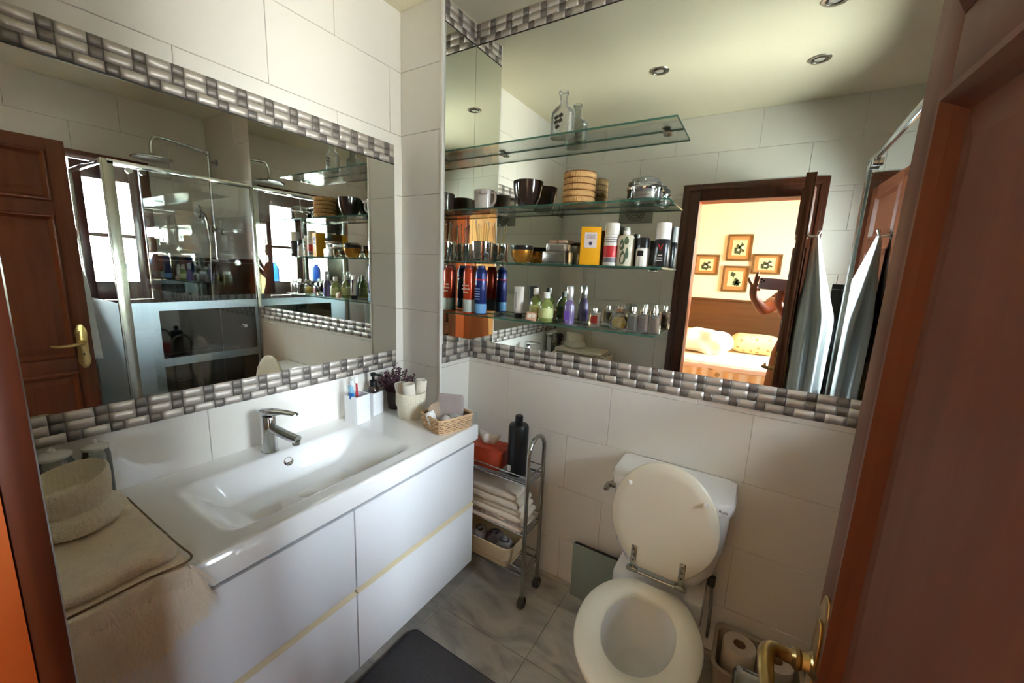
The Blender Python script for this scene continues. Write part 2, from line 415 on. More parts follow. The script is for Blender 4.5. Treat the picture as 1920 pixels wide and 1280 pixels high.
# door leaf, standing open
door = T('door_1', 'dark mahogany panelled door standing open, brass lever handle near its edge', 'door', (1.560, -1.452, FZ), .055, kind='structure')
DFX = -.018   # visible face (towards -X) in local x
bm = B(); bx(bm, -.010, .017, .0, .525, .005, 1.912, .002)
ob('leaf', bm, M_DOOR, door)
# stiles and rails in front of the recessed field, both faces
def frame_parts(side):
    xs = (DFX, -.0095) if side < 0 else (.0165, .0245)
    bm = B()
    for (y0, y1, z0, z1) in ((.0, .10, .005, 1.912), (.464, .525, .005, 1.912), (.10, .464, .005, .13), (.10, .464, .80, .87), (.10, .464, 1.57, 1.628), (.10, .464, 1.86, 1.912)):
        bx(bm, xs[0], xs[1], y0, y1, z0, z1, .0015)
    ob('stiles_and_rails', bm, M_DOOR, door)
    for (y0, y1, z0, z1) in ((.10, .464, .13, .80), (.10, .464, .87, 1.57), (.10, .464, 1.628, 1.86)):
        bm = B(); w = .027; d = DFX - .008 if side < 0 else .0325; b_ = -.010 if side < 0 else .0165
        outer = [(y0, z0), (y1, z0), (y1, z1), (y0, z1)]
        prof = [(0, b_), (0, DFX if side < 0 else .0245), (.008, d), (.014, d), (.020, DFX if side < 0 else .0245), (w, b_)]
        rings = []
        for o_, x in prof:
            rings.append([Vector((x, y0 + o_, z0 + o_)), Vector((x, y1 - o_, z0 + o_)), Vector((x, y1 - o_, z1 - o_)), Vector((x, y0 + o_, z1 - o_))])
        ringloft(bm, rings, False, False)
        ob('panel_moulding', bm, M_DOORM, door, flat=True)
        bm = B()
        if side < 0: ringloft(bm, [[Vector((x, y0 + o_, z0 + o_)), Vector((x, y1 - o_, z0 + o_)), Vector((x, y1 - o_, z1 - o_)), Vector((x, y0 + o_, z1 - o_))] for o_, x in ((w + .004, -.0102), (w + .03, -.0145))], False, True)
        else: ringloft(bm, [[Vector((x, y0 + o_, z0 + o_)), Vector((x, y1 - o_, z0 + o_)), Vector((x, y1 - o_, z1 - o_)), Vector((x, y0 + o_, z1 - o_))] for o_, x in ((w + .004, .0172), (w + .03, .0215))], False, True)
        ob('raised_panel', bm, M_DOOR, door, flat=True)
frame_parts(-1); frame_parts(1)
def lever(side):
    s = side; fx = DFX if s < 0 else .0245
    h = T('door_handle', '', ''); del h['label']; del h['category']; h.parent = door; h.location = (fx, .488, .925)
    bm = B()
    pts = []
    for k in range(40):
        t = 2 * PI * k / 40; z = math.sin(t); y = math.cos(t)
        w = .024 * (1 + .0) * (abs(y) ** .6) * (1 if y > 0 else -1); hh = .112 * (abs(z) ** .55) * (1 if z > 0 else -1)
        pts.append((w * (1 - .18 * math.cos(3 * t) ** 2), hh))
    prism(bm, pts, 0, s * .004, 'x', .0012)
    plate = ob('back_plate', bm, M_BRASS, h)
    bm = B(); pp = [(y * .6, z * .72) for y, z in pts]; prism(bm, pp, s * .004, s * .0065, 'x', .001)
    ob('plate_relief', bm, M_BRASS, h)
    bm = B()
    lathe(bm, [(.0, 0), (.017, 0), (.017, .004), (.011, .009), (.010, .016), (.0125, .019), (.0125, .023), (.0085, .027), (.0085, .04)], 20, (0, 0, .02), 'x')
    if s < 0:
        for v in bm.verts: v.co.x *= -1
    ob('rose', bm, M_BRASS, h)
    bm = B()
    tube(bm, [(s * .03, 0, .02), (s * .046, -.002, .022), (s * .054, -.016, .022), (s * .054, -.045, .016), (s * .052, -.085, .014), (s * .050, -.112, .020)], lambda t: .0085 - .003 * t + .002 * math.sin(t * PI), 12, sm=5)
    ob('lever', bm, M_BRASS, h)
    bm = B(); prism(bm, [(.004 * math.cos(a), -.04 + .006 * math.sin(a)) for a in [k * PI / 6 for k in range(12)]], s * .0065, s * .0068, 'x')
    ob('keyhole', bm, M_BLACK, h)
lever(-1); lever(1)
bm = B()
for z in (.25, 1.0, 1.7): lathe(bm, [(0, z - .05), (.008, z - .05), (.008, z + .05), (0, z + .05)], 12, (-.022, -.006, 0))
ob('hinge_knuckles', bm, M_BRASS, door)

# towel hook and hanging towel on the back of the door
hk = T('towel_hook', 'chrome towel hook on the back of the open door', 'hook', (1.5545, -.985, 1.66))
ob('hook_plate', lathe(B(), [(0, 0), (.02, 0), (.02, .004), (.012, .008), (0, .008)], 24, (0, 0, 0), 'x'), M_CHROME, hk)
ob('hook_arm', tube(B(), [(.006, 0, 0), (.03, 0, -.004), (.045, 0, -.004), (.052, 0, .014)], .0055, 10, sm=4), M_CHROME, hk)
ob('hook_knob', lathe(B(), [(0, -.009), (.008, -.005), (.009, 0), (.008, .005), (0, .009)], 16, (.052, 0, .018)), M_CHROME, hk)
bm = B(); rings = []
NT = 72
for i in range(26):
    t = i / 25; z = 1.655 - t * .78
    w = .012 + .070 * min(1, t * 2.0) ** .8 + .010 * t; d = .010 + .058 * min(1, t * 2.0)
    cxo = 1.600 + .040 * min(1, t * 2.0)
    ring = []
    for k in range(NT):
        a = 2 * PI * k / NT
        f = 1 + (.20 * math.cos(9 * a + .5 + t) + .10 * math.cos(5 * a + 2 * t)) * min(1, .25 + t * 1.2)
        ring.append(Vector((cxo + d * f * math.cos(a), -.985 + w * f * math.sin(a), z + (.016 * math.sin(3 * a) if t > .9 else 0))))
    rings.append(ring)
ringloft(bm, rings)
tag(ob('hanging_towel', bm, M_TOWELG, angle=180), 'pale grey bath towel hanging from the hook behind the open door', 'towel')

# ------------------------------------------------------------------ mirrors and mosaic bands
def wall_mirror(name, label, o, ud, vd, w, h):
    ud, vd = Vector(ud), Vector(vd); nd = ud.cross(vd)
    t = T(name, label, 'mirror', o)
    def quad(bm, a0, a1, b0, b1, n0, n1):
        c = [ud * a + vd * b + nd * n for n in (n0, n1) for a, b in ((a0, b0), (a1, b0), (a1, b1), (a0, b1))]
        v = [bm.verts.new(p) for p in c]
        for f in ((3, 2, 1, 0), (4, 5, 6, 7), (0, 1, 5, 4), (1, 2, 6, 5), (2, 3, 7, 6), (3, 0, 4, 7)): bm.faces.new([v[i] for i in f])
        return bm
    ob('mirror_glass', quad(B(), 0, w, 0, h, .0006, .005), M_MIRROR, t, flat=True)
    ob('top_edge', quad(B(), 0, w, h, h + .004, .0, .006), M_EDGE, t, flat=True)
    return t
wall_mirror('wall_mirror', 'large wall mirror above the washbasin between two mosaic bands', (0, -1.478, 1.05), (0, 1, 0), (0, 0, 1), 1.478 - .254, .803)
wall_mirror('corner_mirror', 'narrow tall mirror on the side of the tiled pillar', (PX, -PD + .012, 1.098), (0, 1, 0), (0, 0, 1), PD - .018, 1.266)
wall_mirror('back_mirror', 'tall mirror behind the glass shelves above the toilet', (PX, 0, 1.098), (1, 0, 0), (0, 0, 1), 1.705 - PX, 1.266)

MOS = {}
def mos_mesh(w, h, m):
    key = (round(w, 4), round(h, 4), m.name)
    if key in MOS: return MOS[key]
    bm = B(); n = 5; g = .0005; bow = .0007
    rows = []
    for b in (g, h - g):
        rows.append([bm.verts.new((g + (w - 2 * g) * i / n, b, .0025 + bow * (1 - (2 * i / n - 1) ** 2))) for i in range(n + 1)])
    lo = [[bm.verts.new((g + (w - 2 * g) * i / n, b, 0)) for i in (0, n)] for b in (g, h - g)]
    for i in range(n): bm.faces.new((rows[0][i], rows[0][i + 1], rows[1][i + 1], rows[1][i]))
    bm.faces.new((lo[0][0], lo[0][1], rows[0][n], *reversed(rows[0][:n]))); bm.faces.new((lo[1][1], lo[1][0], *rows[1]))
    bm.faces.new((lo[0][0], rows[0][0], rows[1][0], lo[1][0])); bm.faces.new((lo[0][1], lo[1][1], rows[1][n], rows[0][n]))
    bmesh.ops.recalc_face_normals(bm, faces=bm.faces[:])
    me = bpy.data.meshes.new('mosaic_tile'); bm.to_mesh(me); bm.free()
    me.polygons.foreach_set('use_smooth', [len(p.vertices) == 4 and i < n for i, p in enumerate(me.polygons)])
    me.materials.append(m); MOS[key] = me
    return me
def band(name, label, o, ud, vd, w, h):
    ud, vd = Vector(ud), Vector(vd); nd = ud.cross(vd)
    rot = Matrix((ud, vd, nd)).transposed().to_4x4()
    bm = B(); c = [ud * a + vd * b + nd * n for n in (0, .0015) for a, b in ((0, 0), (w, 0), (w, h), (0, h))]
    v = [bm.verts.new(p) for p in c]
    for f in ((4, 5, 6, 7), (0, 1, 5, 4), (1, 2, 6, 5), (2, 3, 7, 6), (3, 0, 4, 7)): bm.faces.new([v[i] for i in f])
    t = ob(name, bm, mat('band_grout', (112, 106, 100), .7), None, loc=o, flat=True); t['kind'] = 'structure'; t['label'] = label
    rh = h / 3
    for r in range(3):
        x = [-.03, -.004, -.056][r]; i = r
        while x < w:
            L = .052 if i % 2 == 0 else .0265
            a0, a1 = max(0, x), min(w, x + L)
            if a1 - a0 > .004:
                m = M_STEEL if i % 2 == 0 else M_STEEL_D
                k = bpy.data.objects.new('mosaic_tile', mos_mesh(a1 - a0, rh, m)); COL.objects.link(k); k.parent = t
                mm = rot.copy(); mm.translation = ud * a0 + vd * (r * rh) + nd * .0015; k.matrix_local = mm
            x += L; i += 1
    return t
bl = 1.478 - .254
band('trim_4', 'steel mosaic band under the washbasin mirror', (0, -1.478, .973), (0, 1, 0), (0, 0, 1), bl, .077)
band('trim_5', 'steel mosaic band over the washbasin mirror', (0, -1.478, 1.857), (0, 1, 0), (0, 0, 1), bl, .077)
band('trim_6', 'steel mosaic band under the mirror behind the toilet', (PX, 0, 1.010), (1, 0, 0), (0, 0, 1), 1.705 - PX, .088)
band('trim_7', 'steel mosaic band over the mirror behind the toilet', (PX, 0, 2.368), (1, 0, 0), (0, 0, 1), 1.705 - PX, .08)
band('trim_8', 'short steel mosaic band under the pillar mirror', (PX, -PD + .012, 1.010), (0, 1, 0), (0, 0, 1), PD - .012, .088)
band('trim_9', 'short steel mosaic band over the pillar mirror', (PX, -PD + .012, 2.368), (0, 1, 0), (0, 0, 1), PD - .012, .08)

# ------------------------------------------------------------------ window of the shower wall, outdoors
win = T('window_1', '', ''); del win['label']; del win['category']; win['kind'] = 'structure'; win.location = (2.40, -.75, 1.085)
def fr(bm, x0, x1, ya, yb, za, zb, w):
    for q in ((ya, ya + w, za, zb), (yb - w, yb, za, zb), (ya + w, yb - w, za, za + w), (ya + w, yb - w, zb - w, zb)):
        bx(bm, x0, x1, q[0], q[1], q[2], q[3], .003)
    return bm
ob('window_frame', fr(B(), -.035, .05, -.37, .37, 0, .96, .03), M_SHUT, win)
ob('window_casing', fr(B(), -.052, -.034, -.385, .385, -.015, .975, .05), M_SHUT, win)
M_PANE = glass('window_glass', (.97, .99, 1), 1.0)
for s in (-1, 1):
    ya, yb = (-.335, -.004) if s < 0 else (.004, .335)
    sh = ob('sash', B() if False else bx(bx(bx(bx(bx(B(), -.02, .02, ya, ya + .055, .035, .925, .003), -.02, .02, yb - .055, yb, .035, .925, .003), -.02, .02, ya + .055, yb - .055, .035, .16, .003), -.02, .02, ya + .055, yb - .055, .825, .925, .003), -.014, .014, ya + .055, yb - .055, .455, .48, .002), M_SHUT, win)
    for (z0, z1) in ((.16, .455), (.48, .825)):
        ob('pane', bx(B(), -.002, .002, ya + .055, yb - .055, z0, z1), M_PANE, sh, flat=True)
ob('espagnolette_bolt', bx(lathe(B(), [(0, -.03), (.008, -.03), (.008, .03), (0, .03)], 12, (-.03, 0, .46)), -.045, -.03, -.008, .008, .43, .49, .003), M_BRASS, win)
ob('outer_sill', bx(B(), .04, .22, -.42, .42, .10, .14, .004), mat('terracotta_sill', (190, 170, 140), .7), win)
bl = T('blue_bottle', 'blue plastic bottle with a loop handle on the outer window sill', 'bottle', (2.50, -.54, 1.226))
ob('body', lathe(B(), [(0, 0), (.036, 0), (.04, .006), (.04, .13), (.03, .155), (.015, .17), (.015, .185), (0, .185)], 24), glass('blue_translucent', (.04, .16, .5), 1.0, body=(60, 150, 215), bodyf=.3), bl)
ob('handle', tube(B(), [(0, -.018, .17), (0, -.03, .20), (0, 0, .225), (0, .03, .20), (0, .018, .17)], .005, 8, sm=4), mat('white_plastic', (235, 235, 235), .3), bl)
g = S('ground_outside', bx(B(), 2.5, 14, -10, 8, -1.0, -.9), mat('dry_grass', (190, 178, 110), .95, var=.3, vscale=3))
gw = S('wall_garden', bx(B(), 6.4, 6.7, -10, 8, -.9, 1.15, .02), mat('garden_plaster', (214, 190, 140), .9, var=.15, vscale=3))
for i, (x, y, h, r) in enumerate(((5.4, -2.6, 1.5, .6), (5.6, .9, 1.9, .7))):
    bm = B(); bmesh.ops.create_icosphere(bm, subdivisions=4, radius=1)
    for v in bm.verts:
        n_ = 1 + .30 * noise.noise(v.co * 3 + Vector((i * 5, 0, 0))) + .16 * noise.noise(v.co * 11)
        v.co = Vector((v.co.x * r * n_, v.co.y * r * n_, v.co.z * h * .6 * n_ - .9 + h * .62))
    t = T('garden_shrub', ['pale green garden shrub beyond the shower window, farther from the door', 'pale green garden shrub beyond the shower window, taller one'][i], 'shrub', (x, y, -.9))
    for v in bm.verts: v.co.z += .9
    ob('foliage', bm, mat('shrub_green', (120, 140, 62), .8, var=.35, vscale=9), t, angle=180)
    ob('stem', lathe(B(), [(0, 0), (.05, 0), (.035, h * .5), (0, h * .5)], 10), mat('bark', (90, 70, 50), .9), t)

# ------------------------------------------------------------------ shower screen and fittings
GX, GY = 1.718, -.75
scr = T('shower_screen', 'corner shower screen of clear glass with frosted white bands and chrome posts', 'shower screen', (GX, GY, FZ))
ob('corner_post', bx(bx(B(), -.006, .006, -.014, .012, 0, 1.905, .003), -.010, -.0065, -.006, .040, .0, 1.895, .001), M_CHROME2, scr)
ob('wall_profile', bx(B(), -.011, .011, .735, .747, 0, 1.895, .002), M_CHROME2, scr)
ob('wall_profile', bx(B(), .618, .630, -.011, .011, 0, 1.895, .002), M_CHROME2, scr)
ob('header_rail', bx(B(), -.010, .010, .012, .735, 1.878, 1.905, .003), M_CHROME, scr)
ob('header_rail', bx(B(), .012, .630, -.010, .010, 1.878, 1.905, .003), M_CHROME, scr)
ob('sill_rail', bx(bx(B(), -.012, .012, .012, .735, 0, .03, .003), .012, .630, -.012, .012, 0, .03, .003), M_CHROME2, scr)
side = ob('side_pane', bx(B(), -.003, .003, .012, .735, .03, 1.878), M_SCREEN, scr, flat=True)
front = ob('front_pane', bx(B(), .012, .618, -.003, .003, .03, 1.878), M_SCREEN, scr, flat=True)
z0 = -FZ
for k, (ya, yb, za, zb) in enumerate(((.014, .165, .03, 1.15 + z0), (.165, .715, 1.097 + z0, 1.15 + z0), (.165, .715, .745 + z0, .797 + z0), (.715, .735, .03, 1.15 + z0))):
    ob('frosted_band', bx(B(), .0032, .0042, ya, yb, za, zb), M_FROST, side, flat=True)
ob('frosted_band', bx(B(), .014, .618, -.0042, -.0032, .03, 1.15 + z0), M_FROST, front, flat=True)
ob('door_knob', lathe(lathe(B(), [(0, -.028), (.012, -.028), (.014, -.024), (.014, -.010), (.006, -.008), (.006, -.003), (0, -.003)], 20, (0, .63, .93), 'x'), [(0, .003), (.006, .003), (.006, .008), (.014, .010), (.014, .024), (.012, .028), (0, .028)], 20, (0, .63, .93), 'x'), M_CHROME, scr)
for y in (.10, .16): ob('roller', lathe(B(), [(0, -.018), (.016, -.018), (.016, -.004), (0, -.004)], 18, (0, y, 1.86), 'x'), M_CHROME, scr)

sh = T('shower_set', 'chrome shower column with round overhead rose and hand shower on a rail', 'shower', (2.20, -.0, 1.2))
ob('riser_rail', tube(B(), [(0, -.055, .20), (0, -.055, .93), (0, -.06, .975), (0, -.10, .995), (0, -.33, 1.02), (0, -.372, 1.0), (0, -.385, .95), (0, -.385, .905)], .0105, 12, sm=5), M_CHROME, sh)
ob('overhead_rose', lathe(B(), [(0, .905), (.014, .905), (.02, .89), (.10, .882), (.112, .874), (.112, .868), (.104, .866), (0, .866)], 40, (0, -.385, 0)), M_CHROME, sh)
ob('rose_face', lathe(B(), [(0, .8665), (.102, .8665), (.102, .864), (0, .864)], 40, (0, -.385, 0)), mat('grey_nozzle_face', (200, 198, 188), .5), sh)
for z in (.43, .93): ob('wall_bracket', lathe(B(), [(0, -.002), (.026, -.002), (.026, -.01), (.011, -.016), (.011, -.055), (0, -.055)], 20, (0, 0, z), 'y'), M_CHROME, sh)
ob('slider', lathe(lathe(B(), [(0, .42), (.018, .42), (.02, .43), (.02, .46), (.018, .47), (0, .47)], 18, (0, -.055, 0)), [(0, -.02), (.014, -.02), (.016, .045), (0, .05)], 16, (-.06, -.055, .44), 'x'), M_CHROME, sh)
ob('hand_shower', lathe(tube(B(), [(-.02, -.10, .34), (-.03, -.11, .44), (-.035, -.125, .53), (-.04, -.15, .555)], lambda t: .011 + .004 * t, 12, sm=4), [(0, -.012), (.05, -.008), (.052, .004), (.03, .014), (0, .018)], 28, (-.042, -.165, .56), 'y'), M_CHROME, sh)
ob('hose', tube(B(), [(-.02, -.10, .34), (.0, -.10, .15), (.05, -.09, -.2), (.10, -.06, -.05), (.08, -.05, .12), (.02, -.045, .20)], .0065, 8, sm=8), M_CHROME2, sh)
ob('mixer_valve', lathe(lathe(B(), [(0, -.07), (.022, -.07), (.024, -.06), (.024, .06), (.022, .07), (0, .07)], 20, (0, -.055, .20), 'x'), [(0, 0), (.02, 0), (.02, -.05), (0, -.05)], 16, (0, 0, .20), 'y'), M_CHROME, sh)

# ------------------------------------------------------------------ recessed downlights
dl = [(.825, -.758, 'recessed ceiling downlight nearest the corner pillar'), (1.495, -.97, 'recessed ceiling downlight nearest the doorway'), (1.498, -.502, 'recessed ceiling downlight above the toilet')]
first = None
for x, y, lab in dl:
    t = T('downlight', lab, 'downlight', (x, y, CH), group='recessed ceiling downlights')
    if first is None:
        a = ob('trim_ring', lathe(B(), [(.030, 0), (.046, 0), (.044, -.004), (.033, -.005), (.030, 0)], 32), mat('nickel_ring', (196, 192, 180), .3, metal=1), t)
        b = ob('bulb', lathe(B(), [(0, -.004), (.012, -.0045), (.022, -.003), (.028, 0), (0, 0)], 28), mat('bulb_glass', (196, 194, 182), .15), t)
        c = ob('bulb_rim', lathe(B(), [(.020, -.0025), (.024, -.0065), (.028, -.0065), (.0285, -.001), (.020, -.0025)], 28), mat('dark_ring', (84, 78, 66), .4), t)
        first = (a, b, c)
    else:
        for q in first:
            k = q.copy(); COL.objects.link(k); k.parent = t
# extractor grille on the doorway wall
v = T('vent_grille', 'square grey extractor grille on the doorway wall', 'vent', (.57, -1.478, 1.885))
ob('frame', bx(B(), -.118, .118, -.002, .008, -.085, .085, .003), mat('vent_grey', (136, 136, 124), .5), v)
for k, r in enumerate((.018, .034, .05, .066)):
    bm = B(); tube(bm, [(r * math.cos(a) , .011, r * math.sin(a)) for a in [2 * PI * i / 32 for i in range(32)]], .004, 6, closed=True)
    ob('grille_ring', bm, mat('vent_dark', (88, 88, 78), .5), v)

# ------------------------------------------------------------------ bedroom seen in the mirror
def slab(name, *a, m=M_BWALL): return S(name, bx(B(), *a), m)
slab('floor_bedroom', -.6, 3.4, -4.2, -1.6, -.08, FZ, m=M_BFLOOR)
slab('ceiling_bedroom', -.6, 3.4, -4.2, -1.6, 2.55, 2.65, m=M_CEIL)
slab('wall_bedroom_back', -.6, 3.4, -4.2, -4.1, FZ, 2.55)
slab('wall_bedroom_left', -.6, -.5, -4.1, -1.6, FZ, 2.55)
bm = B()
bx(bm, 3.2, 3.34, -4.1, -3.78, FZ, 2.55); bx(bm, 3.2, 3.34, -2.22, -1.6, FZ, 2.55); bx(bm, 3.2, 3.34, -3.78, -2.22, FZ, .5); bx(bm, 3.2, 3.34, -3.78, -2.22, 2.4, 2.55)
S('wall_bedroom_right', bm, M_BWALL)
bm = B()
bx(bm, -.5, .878, -1.606, -1.6, FZ, 2.55); bx(bm, 1.657, 3.2, -1.606, -1.6, FZ, 2.55); bx(bm, .878, 1.657, -1.606, -1.6, 2.04, 2.55)
S('wall_bedroom_front', bm, mat('orange_bedroom_paint', (226, 128, 58), .8))
w2 = T('window_2', '', ''); del w2['label']; del w2['category']; w2['kind'] = 'structure'; w2.location = (3.25, -3.0, .5)
ob('window_frame', fr(B(), -.03, .03, -.78, .78, 0, 1.9, .05), M_SHUT, w2)
ob('mullion', bx(B(), -.02, .02, -.03, .03, .05, 1.85, .003), M_SHUT, w2)
for s in (-1, 1):
    ob('pane', bx(B(), -.002, .002, min(s * .03, s * .73), max(s * .03, s * .73), .05, 1.85), M_PANE, w2, flat=True)
    for k in range(5):
        y = s * (.12 + .13 * k)
        ob('window_bar', lathe(B(), [(0, .02), (.008, .02), (.008, 1.88), (0, 1.88)], 8, (.06, y, 0)), mat('white_iron', (225, 225, 220), .5), w2)

bed = T('bed', 'bed with a ruffled floral valance seen through the doorway', 'bed', (.75, -3.52, FZ))
ob('mattress', soft(B(), -1.0, .90, -.57, .57, .20, .50, .06), mat('mattress_white', (236, 228, 208), .9), bed)
def flower(name, base, spot, sc):
    m = bpy.data.materials.new(name); m.use_nodes = True; n = m.node_tree; p = n.nodes['Principled BSDF']
    tc = n.nodes.new('ShaderNodeTexCoord'); vo = n.nodes.new('ShaderNodeTexVoronoi'); vo.inputs['Scale'].default_value = sc
    rp = n.nodes.new('ShaderNodeValToRGB'); rp.color_ramp.elements[0].position = .18; rp.color_ramp.elements[1].position = .27
    rp.color_ramp.elements[0].color = lin(spot) + (1,); rp.color_ramp.elements[1].color = lin(base) + (1,)
    n.links.new(tc.outputs['Object'], vo.inputs['Vector']); n.links.new(vo.outputs['Distance'], rp.inputs[0]); n.links.new(rp.outputs[0], p.inputs['Base Color'])
    p.inputs['Roughness'].default_value = .9
    return m
M_FLORAL = flower('floral_cotton', (228, 210, 166), (168, 140, 88), 9); M_FLORAL2 = flower('floral_pillow', (246, 224, 164), (190, 160, 96), 14)
bm = B(); rings = []
for i in range(8):
    t = i / 7; ring = []
    n_ = 260
    for k in range(n_ + 1):
        s = k / n_; y = .60 + .030 * (1 - t * .0) * math.sin(s * 2 * PI * 17 + .8 * math.sin(s * 40)) * (1 - t) + .012
        ring.append(Vector((-1.0 + 1.9 * s, y + .02, .02 + .485 * t)))
    rings.append(ring)
ringloft(bm, rings, False, False, closed=False)
ob('valance', bm, M_FLORAL, bed, angle=180)
ob('headboard', bx(bx(B(), -1.25, 1.35, -.578, -.545, .1, 1.15, .006), -1.27, 1.37, -.578, -.535, 1.13, 1.155, .005), wood('headboard_wood', (84, 52, 22), (96, 60, 27), .5, 'X', .6), bed)
for x in (-.95, .85): ob('leg', bx(B(), x - .03, x + .03, .48, .54, 0, .2), M_FRAME, bed)
bm = soft(B(), -.30, 1.68, -4.02, -2.90, .540, .605, .030, .004, 5, 18)
bsp = tag(ob('bedspread', bm, mat('cream_bedspread', (238, 226, 204), .9, bump=.3, bscale=60), None, angle=180), 'cream bedspread lying over the bed', 'bedspread')
bm = B(); soft(bm, -.30, 1.67, -2.918, -2.888, .525, .585, .014, .012, 6, 14)
b2 = ob('hanging_edge', bm, MATS['cream_bedspread'], bsp, angle=180)
pls = [((.36, .82), .22, 'orange patterned pillow at the left end of the bed', mat('orange_cotton', (236, 184, 104), .9, var=.15, vscale=20)), ((1.17, 1.68), .21, 'pale floral pillow against the headboard, at the right', M_FLORAL2)]
for (xa, xb), h, lab, m in pls:
    bm = soft(B(), xa, xb, -3.98, -3.62, .609, .609 + h, .095, .012, 6, 12, dome=.25)
    tag(ob('pillow', bm, m, angle=180), lab, 'pillow', 'pillows on the bed')
bm = soft(B(), .62, 1.20, -3.60, -3.24, .612, .86, .11, .03, 9, 18, seed=3, dome=.3)
tag(ob('fur_throw', bm, mat('white_fleece', (248, 240, 222), .95, bump=.9, bscale=70), angle=180), 'fluffy white throw heaped between the pillows on the bed', 'throw')
pics = [((.984, 1.252, 1.653, 1.964), 'topmost of the four framed flower pictures on the bedroom wall', 0), ((.975, 1.254, 1.283, 1.595), 'lowest of the four framed pictures, dark blot over a pale ground', 1),
        ((.640, .921, 1.475, 1.723), 'framed picture nearest the left door casing', 2), ((1.271, 1.566, 1.507, 1.738), 'framed picture partly behind the phone', 3)]
M_PF = wood('picture_frame_wood', (96, 66, 30), (128, 92, 48), .5, 'X', 1); M_PM = mat('picture_mount', (178, 132, 74), .8); 
for (x0, x1, z0, z1), lab, kind in pics:
    t = T('framed_picture', lab, 'picture', ((x0 + x1) / 2, -4.097, (z0 + z1) / 2), group='framed pictures over the bed')
    w, h = (x1 - x0) / 2, (z1 - z0) / 2
    ob('frame', fr(B(), 0, 0, 0, 0, 0, 0, 0) if False else bx(bx(bx(bx(B(), -w, w, 0, .02, h - .022, h, .003), -w, w, 0, .02, -h, -h + .022, .003), -w, -w + .022, 0, .02, -h + .022, h - .022, .003), w - .022, w, 0, .02, -h + .022, h - .022, .003), M_PF, t)
    ob('mount', bx(B(), -w + .02, w - .02, .002, .008, -h + .02, h - .02), M_PM, t)
    iw, ih = w * .56, h * .58
    pg = ob('print', bx(B(), -iw, iw, .008, .010, -ih, ih), mat('print_paper', (226, 208, 156), .8), t)
    rr = random.Random(kind)
    bm = B()
    spots = [(-.5, -.2, .22), (-.2, .1, .3), (.15, -.15, .32), (.3, .35, .26), (.55, -.4, .2), (-.45, -.55, .25), (0, -.6, .3)] if kind != 1 else [(-.35, .55, .34), (.2, -.2, .3), (.45, -.5, .34), (0, -.6, .3), (.3, -.65, .3)]
    for (a, b_, r) in spots:
        prism(bm, [(a * iw + r * iw * (1 + .3 * math.cos(5 * q)) * math.cos(q), b_ * ih + r * ih * (1 + .3 * math.sin(4 * q)) * math.sin(q)) for q in [2 * PI * i / 18 for i in range(18)]], .010, .0108, 'y')
    ob('painted_leaves', bm, mat('painted_green', (66, 78, 46), .8, var=.5, vscale=60), pg)
    if kind != 1:
        bm = B()
        for (a, b_, r) in ((-.1, -.3, .16), (.45, .0, .2), (.1, .5, .12)):
            prism(bm, [(a * iw + r * iw * math.cos(q), b_ * ih + r * ih * math.sin(q)) for q in [2 * PI * i / 12 for i in range(12)]], .0108, .0114, 'y')
        ob('painted_petals', bm, mat('painted_white', (236, 228, 196), .8), pg)

# ------------------------------------------------------------------ washbasin cabinet
VX, VY0, VY1, CT = .49, -1.44, -.262, .806
cab = T('vanity_cabinet', 'white wall-hung vanity cabinet with four glossy drawers', 'cabinet', (.24, -.85, .195))
lx = -.24; ly = .85; lz = -.195
ob('body', bx(B(), .004 + lx, .452 + lx, VY0 + .004 + ly, -.290 + ly, .195 + lz, .712 + lz, .002), M_WHITE, cab)
for (y0, y1) in ((VY0 + .002, -.8545), (-.8505, -.285)):
    for (za, zb) in ((.478, .735), (.195, .459)):
        ob('drawer_front', bx(B(), .468 + lx, .490 + lx, y0 + ly, y1 + ly, za + lz, zb + lz, .0015), M_WHITE, cab)
    ob('grip_rail', prism(B(), [(.452 + lx, .460 + lz), (.4935 + lx, .460 + lz), (.4935 + lx, .4635 + lz), (.476 + lx, .474 + lz), (.452 + lx, .474 + lz)], y0 + ly, y1 + ly, 'y'), M_CREAM, cab)
ob('gap_shade_strip', bx(B(), .40 + lx, .4525 + lx, VY0 + .01 + ly, -.292 + ly, .736 + lz, .7445 + lz), mat('shadow_gap_grey', (96, 92, 86), .6), cab)  # solid grey strip, the shade of the gap is put into its colour

def sst(a, b, x):
    t = min(1, max(0, (x - a) / (b - a))); return t * t * (3 - 2 * t)
bas = T('washbasin', 'wide white ceramic washbasin top with one shallow basin', 'washbasin', (.24, -.85, CT))
bm = B()
NX, NY = 84, 190
xs = [.002 + (VX - .002) * i / NX for i in range(NX + 1)]; ys = [VY0 + (VY1 - VY0) * j / NY for j in range(NY + 1)]
grid = []
def basin_d(x, y):
    sx_ = sst(.105, .165, x) * (1 - sst(.375, .432, x)); sy_ = sst(-1.15, -1.02, y) * (1 - sst(-.70, -.555, y))
    return .088 * sx_ * sy_
for x in xs:
    row = []
    for y in ys:
        e = min(x + 9, VX - x, y - VY0, VY1 - y)
        lip = .0035 * (1 - sst(.0, .012, e) * 1.0) if False else 0
        z = -basin_d(x, y) - (.004 * (1 - min(1, e / .004)) ** 2 if e < .004 else 0)
        # faint raised rim along the front and right edges
        z += .003 * (1 - sst(.006, .020, min(VX - x, VY1 - y)))
        row.append(bm.verts.new((x + lx, y + ly, z)))
    grid.append(row)
for i in range(NX):
    for j in range(NY): bm.faces.new((grid[i][j], grid[i + 1][j], grid[i + 1][j + 1], grid[i][j + 1]))
rim = [grid[i][0] for i in range(NX + 1)] + [grid[NX][j] for j in range(1, NY + 1)] + [grid[i][NY] for i in range(NX - 1, -1, -1)] + [grid[0][j] for j in range(NY - 1, 0, -1)]
